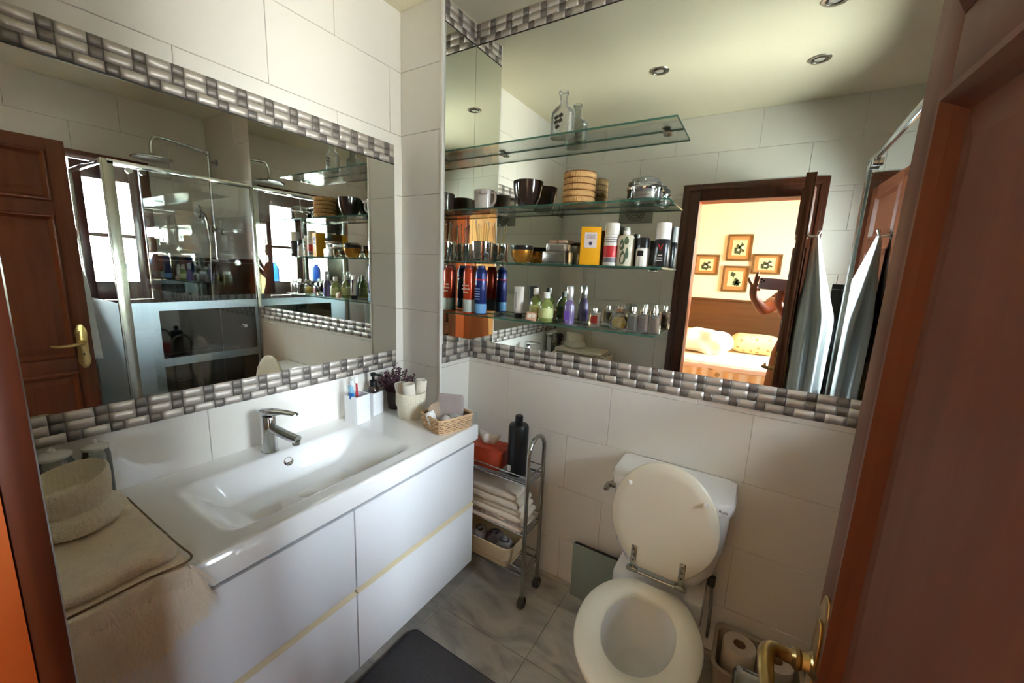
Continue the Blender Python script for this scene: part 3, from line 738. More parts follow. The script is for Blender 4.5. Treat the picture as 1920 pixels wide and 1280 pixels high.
low = [bm.verts.new((v_.co.x, v_.co.y, -.061)) for v_ in rim]
for i in range(len(rim)): bm.faces.new((rim[i], rim[(i + 1) % len(rim)], low[(i + 1) % len(rim)], low[i]))
ob('basin', bm, M_CERAM, bas, angle=60)
ovx = .124
bm = B(); lathe(bm, [(.009, .0), (.0165, .0), (.0165, .004), (.012, .006), (.009, .004)], 28, (0, 0, 0), 'x')
ov = ob('overflow_ring', bm, M_CHROME, bas, (.1255 + lx, -.838 + ly, -.034), (0, -.55, 0))
ob('overflow_hole', lathe(B(), [(0, 0), (.0095, 0), (.0095, .0015), (0, .0015)], 20, (0, 0, 0), 'x'), M_BLACK, bas, (.1275 + lx, -.838 + ly, -.0325), (0, -.55, 0))
ob('drain_cover', lathe(B(), [(0, -.0885), (.026, -.0885), (.027, -.0865), (.02, -.0852), (0, -.085)], 28, (.27 + lx, -.86 + ly, 0)), M_CERAM, bas)

fa = T('basin_mixer_tap', 'chrome single lever basin mixer tap', 'tap', (.078, -.868, CT))
ob('body', lathe(B(), [(0, 0), (.026, 0), (.026, .003), (.0235, .005), (.0225, .07), (.0225, .118), (.019, .124), (0, .124)], 28), M_CHROME, fa)
bm = B(); tube(bm, [(.0, .0, .088), (.03, .006, .080), (.085, .022, .066), (.115, .03, .060)], lambda t: .0165 - .002 * t, 14, sm=4)
ob('spout', bm, M_CHROME, fa)
ob('aerator', lathe(B(), [(0, -.01), (.0115, -.01), (.0115, .004), (0, .004)], 18, (.107, .028, .052)), M_CHROME2, fa)
bm = B()
rings = []
for t_, w, h, z in ((-.02, .018, .010, .136), (.0, .0235, .014, .136), (.03, .021, .012, .141), (.07, .016, .007, .146), (.108, .013, .0045, .146), (.116, .008, .003, .145)):
    rings.append([Vector((t_ + 0 * a, .25 * t_ + w * math.cos(a), z + h * math.sin(a))) for a in [2 * PI * k / 16 for k in range(16)]])
ringloft(bm, rings)
ob('lever', bm, M_CHROME, fa, angle=60)

# ------------------------------------------------------------------ things on the washbasin top
def square_cup(name, label, cat, x, y, s, h, rz=0):
    t = T(name, label, cat, (x, y, CT), rz)
    bm = B()
    o = rrect(-s, s, -s, s, .006, 3); i_ = rrect(-s + .005, s - .005, -s + .005, s - .005, .004, 3)
    ringloft(bm, [[Vector((p[0], p[1], 0)) for p in o], [Vector((p[0], p[1], h)) for p in o], [Vector((p[0], p[1], h)) for p in i_], [Vector((p[0], p[1], .012)) for p in i_]])
    ob('holder', bm, ribbed('white_ribbed_ceramic', (238, 240, 243), 55, 'X', .25, .15, .96) if 'white_ribbed_ceramic' not in MATS else MATS['white_ribbed_ceramic'], t)
    return t
th = square_cup('toothbrush_holder', 'square white toothbrush cup on the washbasin top', 'cup', .078, -.525, .036, .112, .12)
def brush(name, label, loc, tilt, col, m2):
    t = T(name, label, 'toothbrush', loc, 0, 'toothbrushes in the square white cup'); t.rotation_euler = tilt
    ob('handle', tube(B(), [(0, 0, 0), (0, 0, .07), (0, .002, .12), (0, 0, .158)], lambda q: .0052 - .0018 * q, 8, sm=3), col, t)
    ob('bristles', bx(B(), .001, .012, -.0055, .0055, .138, .163, .001), m2, t)
M_BLUE = mat('toothbrush_blue', (60, 150, 200), .3); M_RED = mat('toothbrush_red', (200, 50, 70), .3); M_WB = mat('bristle_white', (238, 242, 246), .6)
brush('toothbrush', 'blue and white toothbrush leaning in the square white cup', (.085, -.530, CT + .013), (.10, -.12, .3), M_BLUE, M_WB)
brush('toothbrush', 'red handled toothbrush leaning in the square white cup', (.072, -.520, CT + .013), (-.02, -.20, -.4), M_RED, M_WB)
tp = T('toothpaste_tube', 'pale blue toothpaste tube standing in the square white cup', 'tube', (.075, -.538, CT + .013)); tp.rotation_euler = (.16, .05, 0)
bm = B(); ringloft(bm, [[Vector((a * math.cos(q), b * math.sin(q), z)) for q in [2 * PI * k / 16 for k in range(16)]] for a, b, z in ((.009, .009, 0), (.009, .009, .03), (.013, .012, .034), (.014, .009, .09), (.015, .001, .145))])
ob('body', bm, mat('tube_blue', (150, 205, 230), .3), tp)
ob('stripe', ringloft(B(), [[Vector((a * math.cos(q), b * math.sin(q), z)) for q in [2 * PI * k / 16 for k in range(16)]] for a, b, z in ((.0142, .0105, .065), (.0146, .0088, .092), (.0150, .0056, .118))], False, False), mat('tube_stripe', (40, 110, 180), .3), tp)
sd = square_cup('soap_dispenser', 'soap dispenser with black pump in a square white holder', 'dispenser', .052, -.425, .030, .095, .12)
ob('bottle', lathe(B(), [(0, .012), (.022, .012), (.024, .016), (.024, .098), (.021, .112), (.012, .120), (.012, .126), (0, .126)], 24), glass('dark_clear_bottle', (.62, .55, .52), 1.4, body=(70, 52, 48), bodyf=.35), sd)
ob('pump', lathe(bx(B(), -.006, .045, -.006, .006, .166, .175, .003), [(0, .120), (.0155, .120), (.0155, .142), (.011, .145), (.006, .147), (.006, .160), (.011, .162), (.011, .176), (0, .177)], 20), M_BLACK, sd)

hp = T('dried_heather', 'dark purple dried heather in a dark pot in the corner by the pillar', 'plant', (.075, -.318, CT))
ob('pot', lathe(B(), [(0, 0), (.036, 0), (.045, .075), (.047, .08), (.043, .08), (.040, .07), (0, .068)], 28), mat('dark_pot', (62, 56, 52), .6), hp)
def sprigs(n, cx, cy_, z0, z1, spread, seed):
    bm = B(); r = random.Random(seed); bs = B()
    for _ in range(n):
        a = r.uniform(0, 2 * PI); rr = spread * math.sqrt(r.random()); h = z1 - (z1 - z0) * .35 * (rr / spread) - r.random() * .03
        ex, ey = cx + rr * math.cos(a), cy_ + rr * math.sin(a)
        tube(bs, [(cx + (ex - cx) * .25, cy_ + (ey - cy_) * .25, z0), (cx + (ex - cx) * .7, cy_ + (ey - cy_) * .7, z0 + (h - z0) * .6), (ex, ey, h)], .0009, 3)
        for k in range(9):
            q = .35 + .65 * k / 8; p = Vector((cx + (ex - cx) * (.3 + .7 * q), cy_ + (ey - cy_) * (.3 + .7 * q), z0 + (h - z0) * q))
            p += Vector((r.uniform(-1, 1), r.uniform(-1, 1), r.uniform(-1, 1))) * .006; s = r.uniform(.0025, .0048)
            bmesh.ops.create_icosphere(bm, subdivisions=0 or 1, radius=s, matrix=Matrix.Translation(p))
    return bm, bs
fl, st = sprigs(80, 0, 0, .06, .20, .085, 5)
for v_ in fl.verts: v_.co.x = max(v_.co.x, -.066)
for v_ in st.verts: v_.co.x = max(v_.co.x, -.066)
o = ob('blossoms', fl, mat('heather_purple', (96, 60, 74), .9, var=.35, vscale=80), hp); o['kind'] = 'stuff'
o = ob('stems', st, mat('heather_stem', (78, 66, 50), .9), hp); o['kind'] = 'stuff'

def knit_basket(label, x, y, z, r, h, rz):
    t = T('knit_basket', label, 'basket', (x, y, z), rz)
    ob('body', lathe(B(), [(0, 0), (r * .86, 0), (r * .93, .006), (r * .99, h * .55), (r * .98, h * .62), (r * .93, h * .62), (r * .9, h * .4), (r * .85, .01), (0, .01)], 132, rib=.012, ribn=44), M_KNIT, t, angle=80)
    ob('folded_cuff', lathe(B(), [(r * .98, h * .52), (r * 1.055, h * .50), (r * 1.07, h * .56), (r * 1.06, h * .95), (r * 1.03, h), (r * .97, h), (r * .95, h * .9), (r * .95, h * .55)], 132, rib=.014, ribn=44), M_KNIT, t, angle=80)
    return t
knit_basket('cream knitted basket holding rolled face cloths by the soap dispenser', .205, -.356, CT, .058, .108, .4)
def rolled(label, base, tip, r, seed, group):
    b_ = Vector(base); d = Vector(tip) - b_; L = d.length
    t = T('rolled_cloth', label, 'cloth', base, 0, group); t.rotation_mode = 'QUATERNION'; t.rotation_quaternion = d.to_track_quat('Z', 'Y')
    ob('roll', lathe(B(), [(0, 0), (r * .96, 0), (r, .006), (r, L - .006), (r * .94, L), (r * .82, L - .001), (r * .8, L - .008), (r * .74, L - .008), (r * .70, L - .002), (r * .58, L - .002), (r * .54, L - .010), (r * .46, L - .010), (r * .42, L - .003), (r * .26, L - .003), (r * .2, L - .012), (0, L - .012)], 26, rib=.02, ribn=3), M_TOWEL, t, angle=50)
rolled('rolled cream face cloth at the front of the knitted basket', (.222, -.372, CT + .014), (.224, -.388, CT + .152), .025, 1, 'cloths in the knitted basket')
rolled('rolled cream face cloth at the right of the knitted basket', (.213, -.325, CT + .014), (.226, -.316, CT + .154), .024, 2, 'cloths in the knitted basket')
rolled('rolled cream face cloth at the back left of the knitted basket', (.178, -.362, CT + .014), (.160, -.378, CT + .142), .0225, 3, 'cloths in the knitted basket')

# woven tray basket
wb = T('wicker_basket', 'small rectangular wicker basket at the front corner of the washbasin top', 'basket', (.400, -.352, CT), -.28)
def woven(t, hx, hy, h, rows, m, step=.011, flare=.10, thick=.0026):
    bm = B(); per = []
    def pt(s, z):   # s along perimeter of a rounded rectangle
        k = 1 + flare * z / h
        P_ = rrect(-hx * k, hx * k, -hy * k, hy * k, .014, 4); n = len(P_); L = [0]
        for i in range(n): L.append(L[-1] + (Vector(P_[(i + 1) % n]) - Vector(P_[i])).length)
        d = (s % 1) * L[-1]
        for i in range(n):
            if L[i + 1] >= d:
                f = (d - L[i]) / max(1e-9, L[i + 1] - L[i]); a, b_ = Vector(P_[i]), Vector(P_[(i + 1) % n]); tg = (b_ - a).normalized()
                return a.lerp(b_, f), Vector((tg.y, -tg.x))
    NS = int(4 * (hx + hy) / step)
    for r in range(rows):
        z = h * (r + .5) / rows; pts = []
        for i in range(NS):
            p, nn = pt(i / NS, z); q = p + nn * (.0030 * (1 if (i + r) % 2 else -1)); pts.append((q.x, q.y, z))
        tube(bm, pts, h / rows * .40, 5, closed=True)
    o = ob('weave', bm, m, t, angle=80); o['kind'] = 'stuff'
    bm = B()
    for i in range(0, NS):
        p0, _ = pt(i / NS, 0); p1, _ = pt(i / NS, h); tube(bm, [(p0.x, p0.y, 0), (p1.x, p1.y, h)], .0014, 5)
    o = ob('stakes', bm, m, t); o['kind'] = 'stuff'
    bm = B(); pts = [pt(i / 60, h)[0] for i in range(60)]; tube(bm, [(p.x, p.y, h) for p in pts], thick * 1.5, 8, closed=True)
    ob('rim', bm, m, t)
    ob('bottom', prism(B(), rrect(-hx, hx, -hy, hy, .014), .001, .004), m, t)
    k_ = .96; ob('weave_gap_shade', ringloft(B(), [[Vector((x * k_, y * k_, .005)) for x, y in rrect(-hx, hx, -hy, hy, .014, 4)], [Vector((x * k_ * (1 + flare * .9), y * k_ * (1 + flare * .9), h * .92)) for x, y in rrect(-hx, hx, -hy, hy, .014, 4)]], False, False), mat('straw_shadow', (120, 84, 56), .9), t)  # dark sheet added inside, its colour gives the shade between the weave
woven(wb, .066, .072, .058, 7, M_WICK, .0135)
c1 = T('folded_cloth', 'folded grey pink flannel standing in the wicker basket', 'cloth', (.392, -.330, CT + .006), .35); c1.rotation_euler = (-.16, 0, .35)
ob('cloth', soft(soft(B(), -.055, .055, -.011, .009, 0, .118, .008, .003, 30, 8), -.055, .052, .009, .026, 0, .112, .008, .003, 30, 8, 2), mat('grey_pink_flannel', (186, 174, 170), .95, bump=.6, bscale=400), c1, angle=180)
c2 = T('folded_cloth', 'beige striped flannel leaning at the left of the wicker basket', 'cloth', (.362, -.368, CT + .006), .3); c2.rotation_euler = (0, -.22, .2)
ob('cloth', soft(B(), -.010, .010, -.034, .034, 0, .088, .009, .003, 30, 8), ribbed('beige_stripe', (186, 164, 140), 40, 'Y', .9, .3, .75), c2, angle=180)
sp_ = T('soap_bar', 'white wrapped soap bar standing at the left end of the wicker basket', 'soap', (.382, -.404, CT + .010), .2); sp_.rotation_euler = (.05, -.35, .2)
ob('bar', bx(B(), -.012, .012, -.02, .02, 0, .066, .008), mat('white_wrapper', (240, 238, 236), .3), sp_)
for i, (x, y, r, lab) in enumerate(((.428, -.394, .017, 'crumpled white sachet in the wicker basket, left one'), (.446, -.352, .016, 'crumpled grey sachet in the wicker basket, right one'))):
    bm = soft(B(), -.022, .022, -.013, .013, 0, .052, .011, .009, 40, 7, i * 7)
    o = ob('sachet', bm, mat('sachet_%s' % ('white', 'grey')[i], ((214, 208, 202), (176, 178, 176))[i], .35), None, (x, y, CT + .008), (0, 0, -.2 + i * .3)); tag(o, lab, 'sachet')
    ob('pad', soft(B(), -.018, .018, -.011, .011, -.0035, .003, .003, 0, 1, 2), o.data.materials[0], o)

# folded fleece blankets, knitted basket, jars, lavender at the left end
BX0, BX1, BY0, BY1 = .10, .484, -1.432, -1.246
fb = T('folded_blanket', 'folded cream fleece blanket with a shaggy fringe hanging over the washbasin edge', 'blanket', (.30, -1.33, CT + .003))
def L3(x0, x1, y0, y1, z0, z1): return (x0 - .30, x1 - .30, y0 + 1.33, y1 + 1.33, z0, z1)
ob('lower_fold', soft(B(), *L3(BX0 - .01, BX1 + .012, BY0, BY1 + .012, 0, .024), .011, .006, 14, 18), M_FUR, fb, angle=180)
ob('upper_fold', soft(B(), *L3(BX0, BX1 - .006, BY0, BY1, .024, .058), .016, .007, 12, 22, 5, dome=.12), M_FUR, fb, angle=180)
ob('seam', tube(B(), [(q[0] - .30, q[1] + 1.33, .026 + .003 * math.sin(i)) for i, q in enumerate([(BX1 + .010, BY0 + .01), (BX1 + .014, -1.38), (BX1 + .012, -1.30), (BX1 + .012, BY1 + .01), (.42, BY1 + .014), (.28, BY1 + .013), (.12, BY1 + .012)])], .0022, 6, sm=4), mat('seam_brown', (120, 98, 74), .9), fb)
bm = B(); r = random.Random(4)
def strand(p0, d, L, w):
    p0 = Vector(p0); sd_ = Vector((0, 1, 0)).lerp(Vector((1, 0, 0)), r.random() * .4).normalized()
    mid = p0 + d * L * .5 + Vector((.008 * r.random(), r.uniform(-.008, .008), 0)); end = p0 + d * L + Vector((r.uniform(-.004, .01), r.uniform(-.02, .02), -L * .2))
    a = [bm.verts.new(p0 - sd_ * w), bm.verts.new(p0 + sd_ * w), bm.verts.new(mid + sd_ * w * .8), bm.verts.new(mid - sd_ * w * .8), bm.verts.new(end)]
    bm.faces.new((a[0], a[1], a[2], a[3])); bm.faces.new((a[3], a[2], a[4]))
for _ in range(4200):
    y = r.uniform(BY0, BY1 + .010); f = r.random()
    x = VX + .006 + .010 * r.random(); z = .022 - .05 * f - .03 * r.random()
    hang = .045 + .030 * noise.noise(Vector((y * 14, 0, 2))) + .035 * sst(-1.25, -1.42, y) if False else .078 + .035 * noise.noise(Vector((y * 22, 0, 2)))
    strand((x - .30, y + 1.33, z), Vector((.16, r.uniform(-.35, .25) + .3 * math.sin(y * 60), -1)).normalized(), hang, .0012)
o = ob('fringe', bm, M_STRAND, fb, flat=True); o['kind'] = 'stuff'
bm = soft(B(), .494 - .30, .510 - .30, BY0 + 1.33, BY1 + 1.334, -.022, .024, .007, .006, 22, 14)
ob('hanging_fold', bm, M_FUR, fb, angle=180)
bm = B()
for _ in range(5200):
    a, b_ = r.uniform(BX0 + .02, BX1 - .02), r.uniform(BY0 + .01, BY1 - .008)
    strand((a - .30, b_ + 1.33, .053), Vector((r.uniform(.3, 1), r.uniform(-.6, .6), r.uniform(.05, .35))).normalized(), r.uniform(.008, .018), .0006)
o = ob('pile', bm, M_STRAND, fb, flat=True); o['kind'] = 'stuff'
kb = T('knit_basket', 'empty slouchy cream knitted basket standing on the folded fleece blanket', 'basket', (.228, -1.345, CT + .063), .2)
ob('body', lathe(B(), [(0, 0), (.074, 0), (.083, .006), (.086, .018), (.078, .036), (.064, .050), (.060, .056), (.056, .050), (.07, .02), (.06, .008), (0, .006)], 132, rib=.010, ribn=44, sy=.92), M_KNIT, kb, angle=80)
ob('folded_cuff', lathe(B(), [(.058, .044), (.066, .042), (.069, .05), (.071, .085), (.070, .100), (.066, .104), (.063, .098), (.060, .055)], 132, rib=.016, ribn=44, sy=.92), M_KNIT, kb, angle=80)
for o_ in kb.children:
    for v_ in o_.data.vertices: v_.co.z *= 1 + .16 * v_.co.y / .07 * (1 if v_.co.z > .04 else 0)
def jar(label, x, y, r, h, fill, fm, lidm, extra=None):
    t = T('glass_jar', label, 'jar', (x, y - .022, CT))
    ob('glass', lathe(B(), [(0, 0), (r, 0), (r, h * .9), (r * .92, h * .95), (r * .88, h), (r * .84, h), (r * .86, h * .94), (r * .93, h * .88), (r * .93, .006), (0, .006)], 32), M_CLEAR, t)
    ob('filling', lathe(B(), [(0, .007), (r * .9, .007), (r * .9, h * fill), (r * .8, h * fill + .004), (0, h * fill + .002)], 28), fm, t)
    ob('lid', lathe(B(), [(0, h), (r * .95, h), (r * .98, h + .006), (r * .6, h + .012), (r * .2, h + .014), (r * .2, h + .020), (0, h + .026)], 28), lidm, t)
    return t
jar('glass jar with white filling beside the basin, nearest the tap', .048, -1.240, .026, .150, .80, mat('white_salts', (240, 238, 234), .7), mat('pale_lid', (228, 228, 224), .2))
jar('glass jar half filled with pebbles by the fleece blanket', .052, -1.312, .034, .155, .30, mat('grey_pebbles', (120, 112, 104), .7, var=.3, vscale=60, bump=1, bscale=90), MATS['pale_lid'])
lv = T('dried_lavender', 'purple dried lavender in a low grey pot by the left end of the mirror', 'plant', (.055, -1.400, CT))
ob('pot', lathe(B(), [(0, 0), (.03, 0), (.036, .06), (.033, .06), (0, .05)], 24), mat('pale_pot', (150, 146, 140), .7), lv)
fl, st = sprigs(50, 0, 0, .05, .17, .05, 9)
for b_ in (fl, st):
    for v_ in b_.verts: v_.co.x = max(v_.co.x, -.045); v_.co.y = max(v_.co.y, -.07)
o = ob('blossoms', fl, mat('lavender_purple', (104, 84, 104), .9, var=.3, vscale=80), lv); o['kind'] = 'stuff'
o = ob('stems', st, MATS['heather_stem'], lv); o['kind'] = 'stuff'

# ------------------------------------------------------------------ glass shelves and what stands on them
SHZ = [1.922, 1.680, 1.463, 1.235]
SX0, SX1, SD = PX + .007, 1.116, .128
names = ['highest glass shelf, carrying one clear decanter', 'second glass shelf from the top, carrying bowls and a straw box', 'third glass shelf from the top, carrying tins and sprays', 'lowest glass shelf, carrying bottles and perfumes']
for z, lab in zip(SHZ, names):
    t = T('glass_shelf', lab, 'shelf', (SX0, -.0055, z), group='glass shelves on the mirror')
    w = SX1 - SX0
    ob('pane', bx(B(), .0015, w - .0015, -SD + .0015, -.0015, -.006, 0), M_GLASS, t, flat=True)
    ob('polished_edge', bx(bx(bx(B(), 0, w, -SD, -SD + .0014, -.006, 0), w - .0014, w, -SD + .0014, -.0, -.006, 0), 0, w - .0014, -.0014, 0, -.006, 0), M_GEDGE, t, flat=True)
    for x in (.16, .82):
        br = ob('bracket', lathe(B(), [(0, -.004), (.010, -.004), (.015, -.008), (.015, -.0095), (.008, -.012), (0, -.012)], 20, (x, -.014, .006 - .0085)), M_CHROME2, t)
        ob('bracket_disc', lathe(B(), [(0, .0002), (.013, .0002), (.015, .003), (.010, .0065), (0, .007)], 20, (x, -.016, 0)), M_CHROME2, br)
SYc = -.070
def thg(name, label, cat, x, si, y=SYc, rz=0, group=None): return T(name, label, cat, (x, y, SHZ[si] + .0004), rz, group)

# top shelf
t = thg('decanter', 'clear glass decanter with a dark clover on its front, on the highest shelf', 'bottle', .697, 0)
bm = B(); prof = [(.040, 0), (.046, .004), (.047, .078), (.044, .092), (.026, .106), (.016, .114), (.0145, .150), (.0195, .152), (.0195, .160), (.0145, .161)]
ringloft(bm, [[Vector((r_ * (1 if z > .1 else 1) * math.cos(a), r_ * (.62 + .38 * sst(.085, .115, z)) * math.sin(a), z)) for a in [2 * PI * k / 28 for k in range(28)]] for r_, z in prof], True, False)
ringloft(bm, [[Vector((r_ * math.cos(a), r_ * (.62 + .38 * sst(.085, .115, z)) * math.sin(a), z)) for a in [2 * PI * k / 28 for k in range(28)]] for r_, z in [(max(.003, r_ - .0035), max(z, .004)) for r_, z in prof]], True, False)
ob('glass', bm, glass('milky_clear_glass', (.985, .99, .98), .8, body=(246, 248, 240), bodyf=.13), t, angle=60)
bm = B()
for lx_, lz_ in ((-.011, .066), (.006, .071), (-.012, .050), (.004, .054), (-.006, .034)):
    prism(bm, [(lx_ + .0075 * (1 + .25 * math.cos(2 * a)) * math.cos(a), lz_ + .0075 * (1 + .25 * math.sin(2 * a)) * math.sin(a)) for a in [2 * PI * k / 14 for k in range(14)]], -.0300, -.0288, 'y')
ob('clover', bm, mat('clover_dark', (66, 60, 54), .5), t)
# second shelf
t = thg('mug', 'grey white ceramic mug with a ribbon on the second shelf, by the pillar mirror', 'mug', .350, 1)
M_MUG = mat('mug_glaze', (206, 198, 192), .18, coat=.4)
ob('body', lathe(B(), [(0, 0), (.036, 0), (.041, .004), (.044, .078), (.042, .080), (.039, .078), (.036, .008), (0, .006)], 32), M_MUG, t)
ob('handle', tube(B(), [(.040, -.01, .066), (.062, -.014, .064), (.066, -.014, .04), (.056, -.012, .022), (.040, -.01, .018)], .0055, 10, sm=5), M_MUG, t)
ob('ribbon', soft(soft(B(), .01, .046, -.050, -.036, .056, .074, .006, .002, 50, 4), -.008, .012, -.050, -.038, .060, .07, .004, .001, 50, 3), mat('ribbon_grey', (196, 186, 182), .6), t, angle=180)
t = thg('bowl', 'glossy dark brown bowl on the second shelf', 'bowl', .563, 1)
ob('body', lathe(B(), [(0, 0), (.030, 0), (.036, .006), (.052, .04), (.0585, .075), (.060, .099), (.058, .100), (.055, .098), (.050, .05), (.032, .012), (0, .008)], 40), mat('dark_brown_glaze', (52, 40, 36), .1, coat=.6), t)
t = thg('straw_box', 'round woven straw box on the second shelf', 'box', .782, 1)
bm = B()
for k in range(5):
    bm2 = lathe(bm, [(.052, .004 + k * .0215), (.0585, .006 + k * .0215), (.0595, .014 + k * .0215), (.0585, .0225 + k * .0215), (.052, .0245 + k * .0215)], 160, rib=.022, ribn=40)
ob('woven_rings', bm, M_WICK2, t, angle=70)
bm = B()
for k in range(6): tube(bm, [(.0575 * math.cos(a), .0575 * math.sin(a), .0045 + k * .0213) for a in [2 * PI * i / 40 for i in range(40)]], .0016, 5, closed=True)
ob('binding_cords', bm, mat('dark_straw', (140, 92, 50), .7), t)
ob('lining', lathe(B(), [(0, .0), (.055, .0), (.055, .106), (.052, .110), (0, .104)], 40), M_WICK2, t)
t = thg('glass_canister', 'round clear glass canister with a lid on the second shelf', 'jar', 1.022, 1)
ob('glass', lathe(B(), [(0, 0), (.054, 0), (.057, .006), (.057, .046), (.053, .048), (.053, .006), (0, .006)], 40), M_CLEAR, t)
ob('cotton_pads', lathe(B(), [(0, .008), (.050, .008), (.050, .016), (.046, .018), (.050, .020), (.050, .026), (.04, .030), (0, .032)], 32), mat('cotton', (196, 190, 178), .95), t)
ob('steel_band', lathe(B(), [(.058, .034), (.0595, .036), (.0595, .044), (.058, .046)], 40), M_CHROME, t)
ob('lid', lathe(B(), [(0, .049), (.056, .049), (.056, .060), (.046, .064), (.044, .072), (.032, .076), (0, .077)], 40), M_CLEAR, t)
# third shelf
t = thg('steel_tumbler', 'shiny steel tumbler holding thin sticks on the third shelf by the pillar mirror', 'tumbler', .345, 2)
ob('cup', lathe(B(), [(0, 0), (.044, 0), (.046, .003), (.047, .084), (.0455, .0855), (.044, .083), (.043, .006), (0, .005)], 44), M_CHROME, t)
for k in range(8):
    a = 2 * PI * k / 8 + .3
    s = T('cotton_stick', 'thin wooden stick standing in the steel tumbler on the third shelf', 'stick', (t.location.x, t.location.y, SHZ[2] + .006), 0, 'sticks in the steel tumbler')
    ob('stem', tube(B(), [(.012 * math.cos(a), .010 * math.sin(a), 0), (.034 * math.cos(a), .026 * math.sin(a), .150 + .008 * (k % 3))], .0016, 6), mat('pale_wood_stick', (206, 176, 120), .6), s)
    ob('tip', lathe(B(), [(0, -.004), (.003, 0), (.003, .006), (0, .010)], 8, (.034 * math.cos(a), .026 * math.sin(a), .150 + .008 * (k % 3))), mat('stick_tip_white', (226, 222, 214), .8), s)
t = thg('candle_bowl', 'gold candle bowl with a black rim on the third shelf', 'bowl', .548, 2)
ob('body', lathe(B(), [(0, 0), (.024, 0), (.034, .010), (.043, .030), (.0455, .052), (0, .052)], 36), mat('gold_glaze', (196, 138, 56), .25, metal=.7), t)
ob('rim', lathe(B(), [(.0456, .0525), (.0462, .054), (.0462, .069), (.044, .070), (.042, .066), (.042, .0565), (0, .0555)], 36), M_BLACK, t)
t = thg('trinket_box', 'mirrored glass trinket box on the third shelf', 'box', .709, 2)
ob('body', bx(B(), -.046, .046, -.035, .035, 0, .046, .002), mat('silvered_box', (196, 190, 176), .15, metal=.8), t)
ob('corner_frames', fr(B(), -.0475, .0475, -.0365, .0365, 0, .047, .004), M_CHROME2, t)
for z in (.015, .031): ob('label_strip', bx(B(), -.040, .036, -.0364, -.0352, z - .0055, z + .0055), mat('cream_label', (226, 220, 184), .6), t)
o = tag(ob('foil_packet', bx(B(), -.042, .042, -.03, .03, 0, .030, .004), mat('silver_foil', (190, 188, 180), .22, metal=.7, bump=.8, bscale=60), None, (.712, -.068, SHZ[2] + .0478), (0, 0, .12)), 'crinkled silver packet lying on the mirrored trinket box', 'packet')
ob('clear_window', bx(B(), -.03, .03, -.0312, -.0302, .005, .025, .0), M_CLEAR, o)
o = tag(ob('card_packet', bx(B(), -.038, .04, -.028, .028, 0, .012, .003), mat('pink_packet', (206, 176, 152), .5), None, (.72, -.066, SHZ[2] + .0785), (0, 0, -.1)), 'pinkish flat packet lying on top of the silver packet', 'packet')
ob('band', bx(B(), -.006, .006, -.0285, .0285, -.0003, .0125, .001), mat('packet_band', (160, 120, 100), .5), o)
def text(body, size, m, parent, loc, rot=(PI / 2, 0, 0), name='lettering', ext=.0002):
    c = bpy.data.curves.new(name, 'FONT'); c.body = body; c.size = size; c.align_x = 'CENTER'; c.align_y = 'CENTER'; c.extrude = ext
    c.materials.append(m); o = bpy.data.objects.new(name, c); COL.objects.link(o); bpy.context.view_layer.update(); me = bpy.data.meshes.new_from_object(o); bpy.data.objects.remove(o); o = ob(name, me, m, parent, loc, rot)
    return o
M_INK = mat('dark_ink', (60, 56, 80), .6); M_INKW = mat('white_ink', (226, 226, 224), .6)
t = thg('perfume_carton', 'tall yellow perfume carton with a pale label on the third shelf', 'box', .845, 2, -.075, .30)
ob('carton', bx(B(), -.036, .036, -.026, .026, 0, .136, .0012), mat('amber_card', (240, 172, 22), .45), t)
ob('label', bx(B(), -.022, .022, -.0268, -.0261, .062, .116), mat('lilac_label', (222, 208, 206), .6), t)
text('ACQUA', .0085, M_INK, t, (0, -.027, .105)); text('DI PARMA', .0068, M_INK, t, (0, -.027, .096))
ob('emblem', prism(B(), [(.006 * math.cos(a), .077 + .007 * math.sin(a)) for a in [2 * PI * k / 12 for k in range(12)]], -.0272, -.0269, 'y'), M_INK, t)
def spray(name, label, x, si, r, h, bodym, capm, cap_h, cap_r=None, bands=(), y=SYc, cat='spray can', taper=True):
    t = thg(name, label, cat, x, si, y)
    cr_ = cap_r or r * .86; hb = h - cap_h
    ob('can', lathe(B(), [(0, 0), (r * .96, 0), (r, .003), (r, hb - .008), (r * .92, hb - .002), (r * .8, hb), (0, hb)], 28), bodym, t)
    ob('cap', lathe(B(), [(0, hb), (cr_, hb), (cr_, hb + cap_h * .75), (cr_ * (.82 if taper else .97), h), (0, h)], 28), capm, t)
    for za, zb, m in bands:
        ob('printed_band', lathe(B(), [(r + .0002, za), (r + .0006, za + .0005), (r + .0006, zb - .0005), (r + .0002, zb)], 28), m, t)
    return t
M_WHITEP = mat('white_gloss_plastic', (236, 234, 228), .25)
M_REDP = mat('red_print', (196, 44, 52), .35); M_GREYP = mat('grey_print', (120, 116, 124), .4)
t = spray('spray_can', 'white spray can with a red printed band on the third shelf', .921, 2, .0265, .149, M_WHITEP, mat('pearl_cap', (230, 226, 214), .3), .040, .0255, ((.030, .070, M_REDP), (.012, .028, M_GREYP)), taper=False)
for k in range(3): ob('printed_line', lathe(B(), [(.0266, .082 + k * .008), (.0269, .083 + k * .008), (.0266, .085 + k * .008)], 28), M_GREYP, t)
t = thg('lotion_bottle', 'flat white bottle with dark green leaf shapes on the third shelf', 'bottle', .974, 2)
M_LB = mat('pale_lotion_bottle', (222, 218, 196), .3)
ob('body', lathe(B(), [(0, 0), (.028, 0), (.030, .004), (.030, .096), (.024, .106), (0, .108)], 28, sy=.7), M_LB, t)
ob('cap', lathe(B(), [(0, .108), (.012, .108), (.012, .122), (0, .123)], 20), M_WHITEP, t)
M_LEAF = mat('dark_green_print', (84, 106, 82), .5)
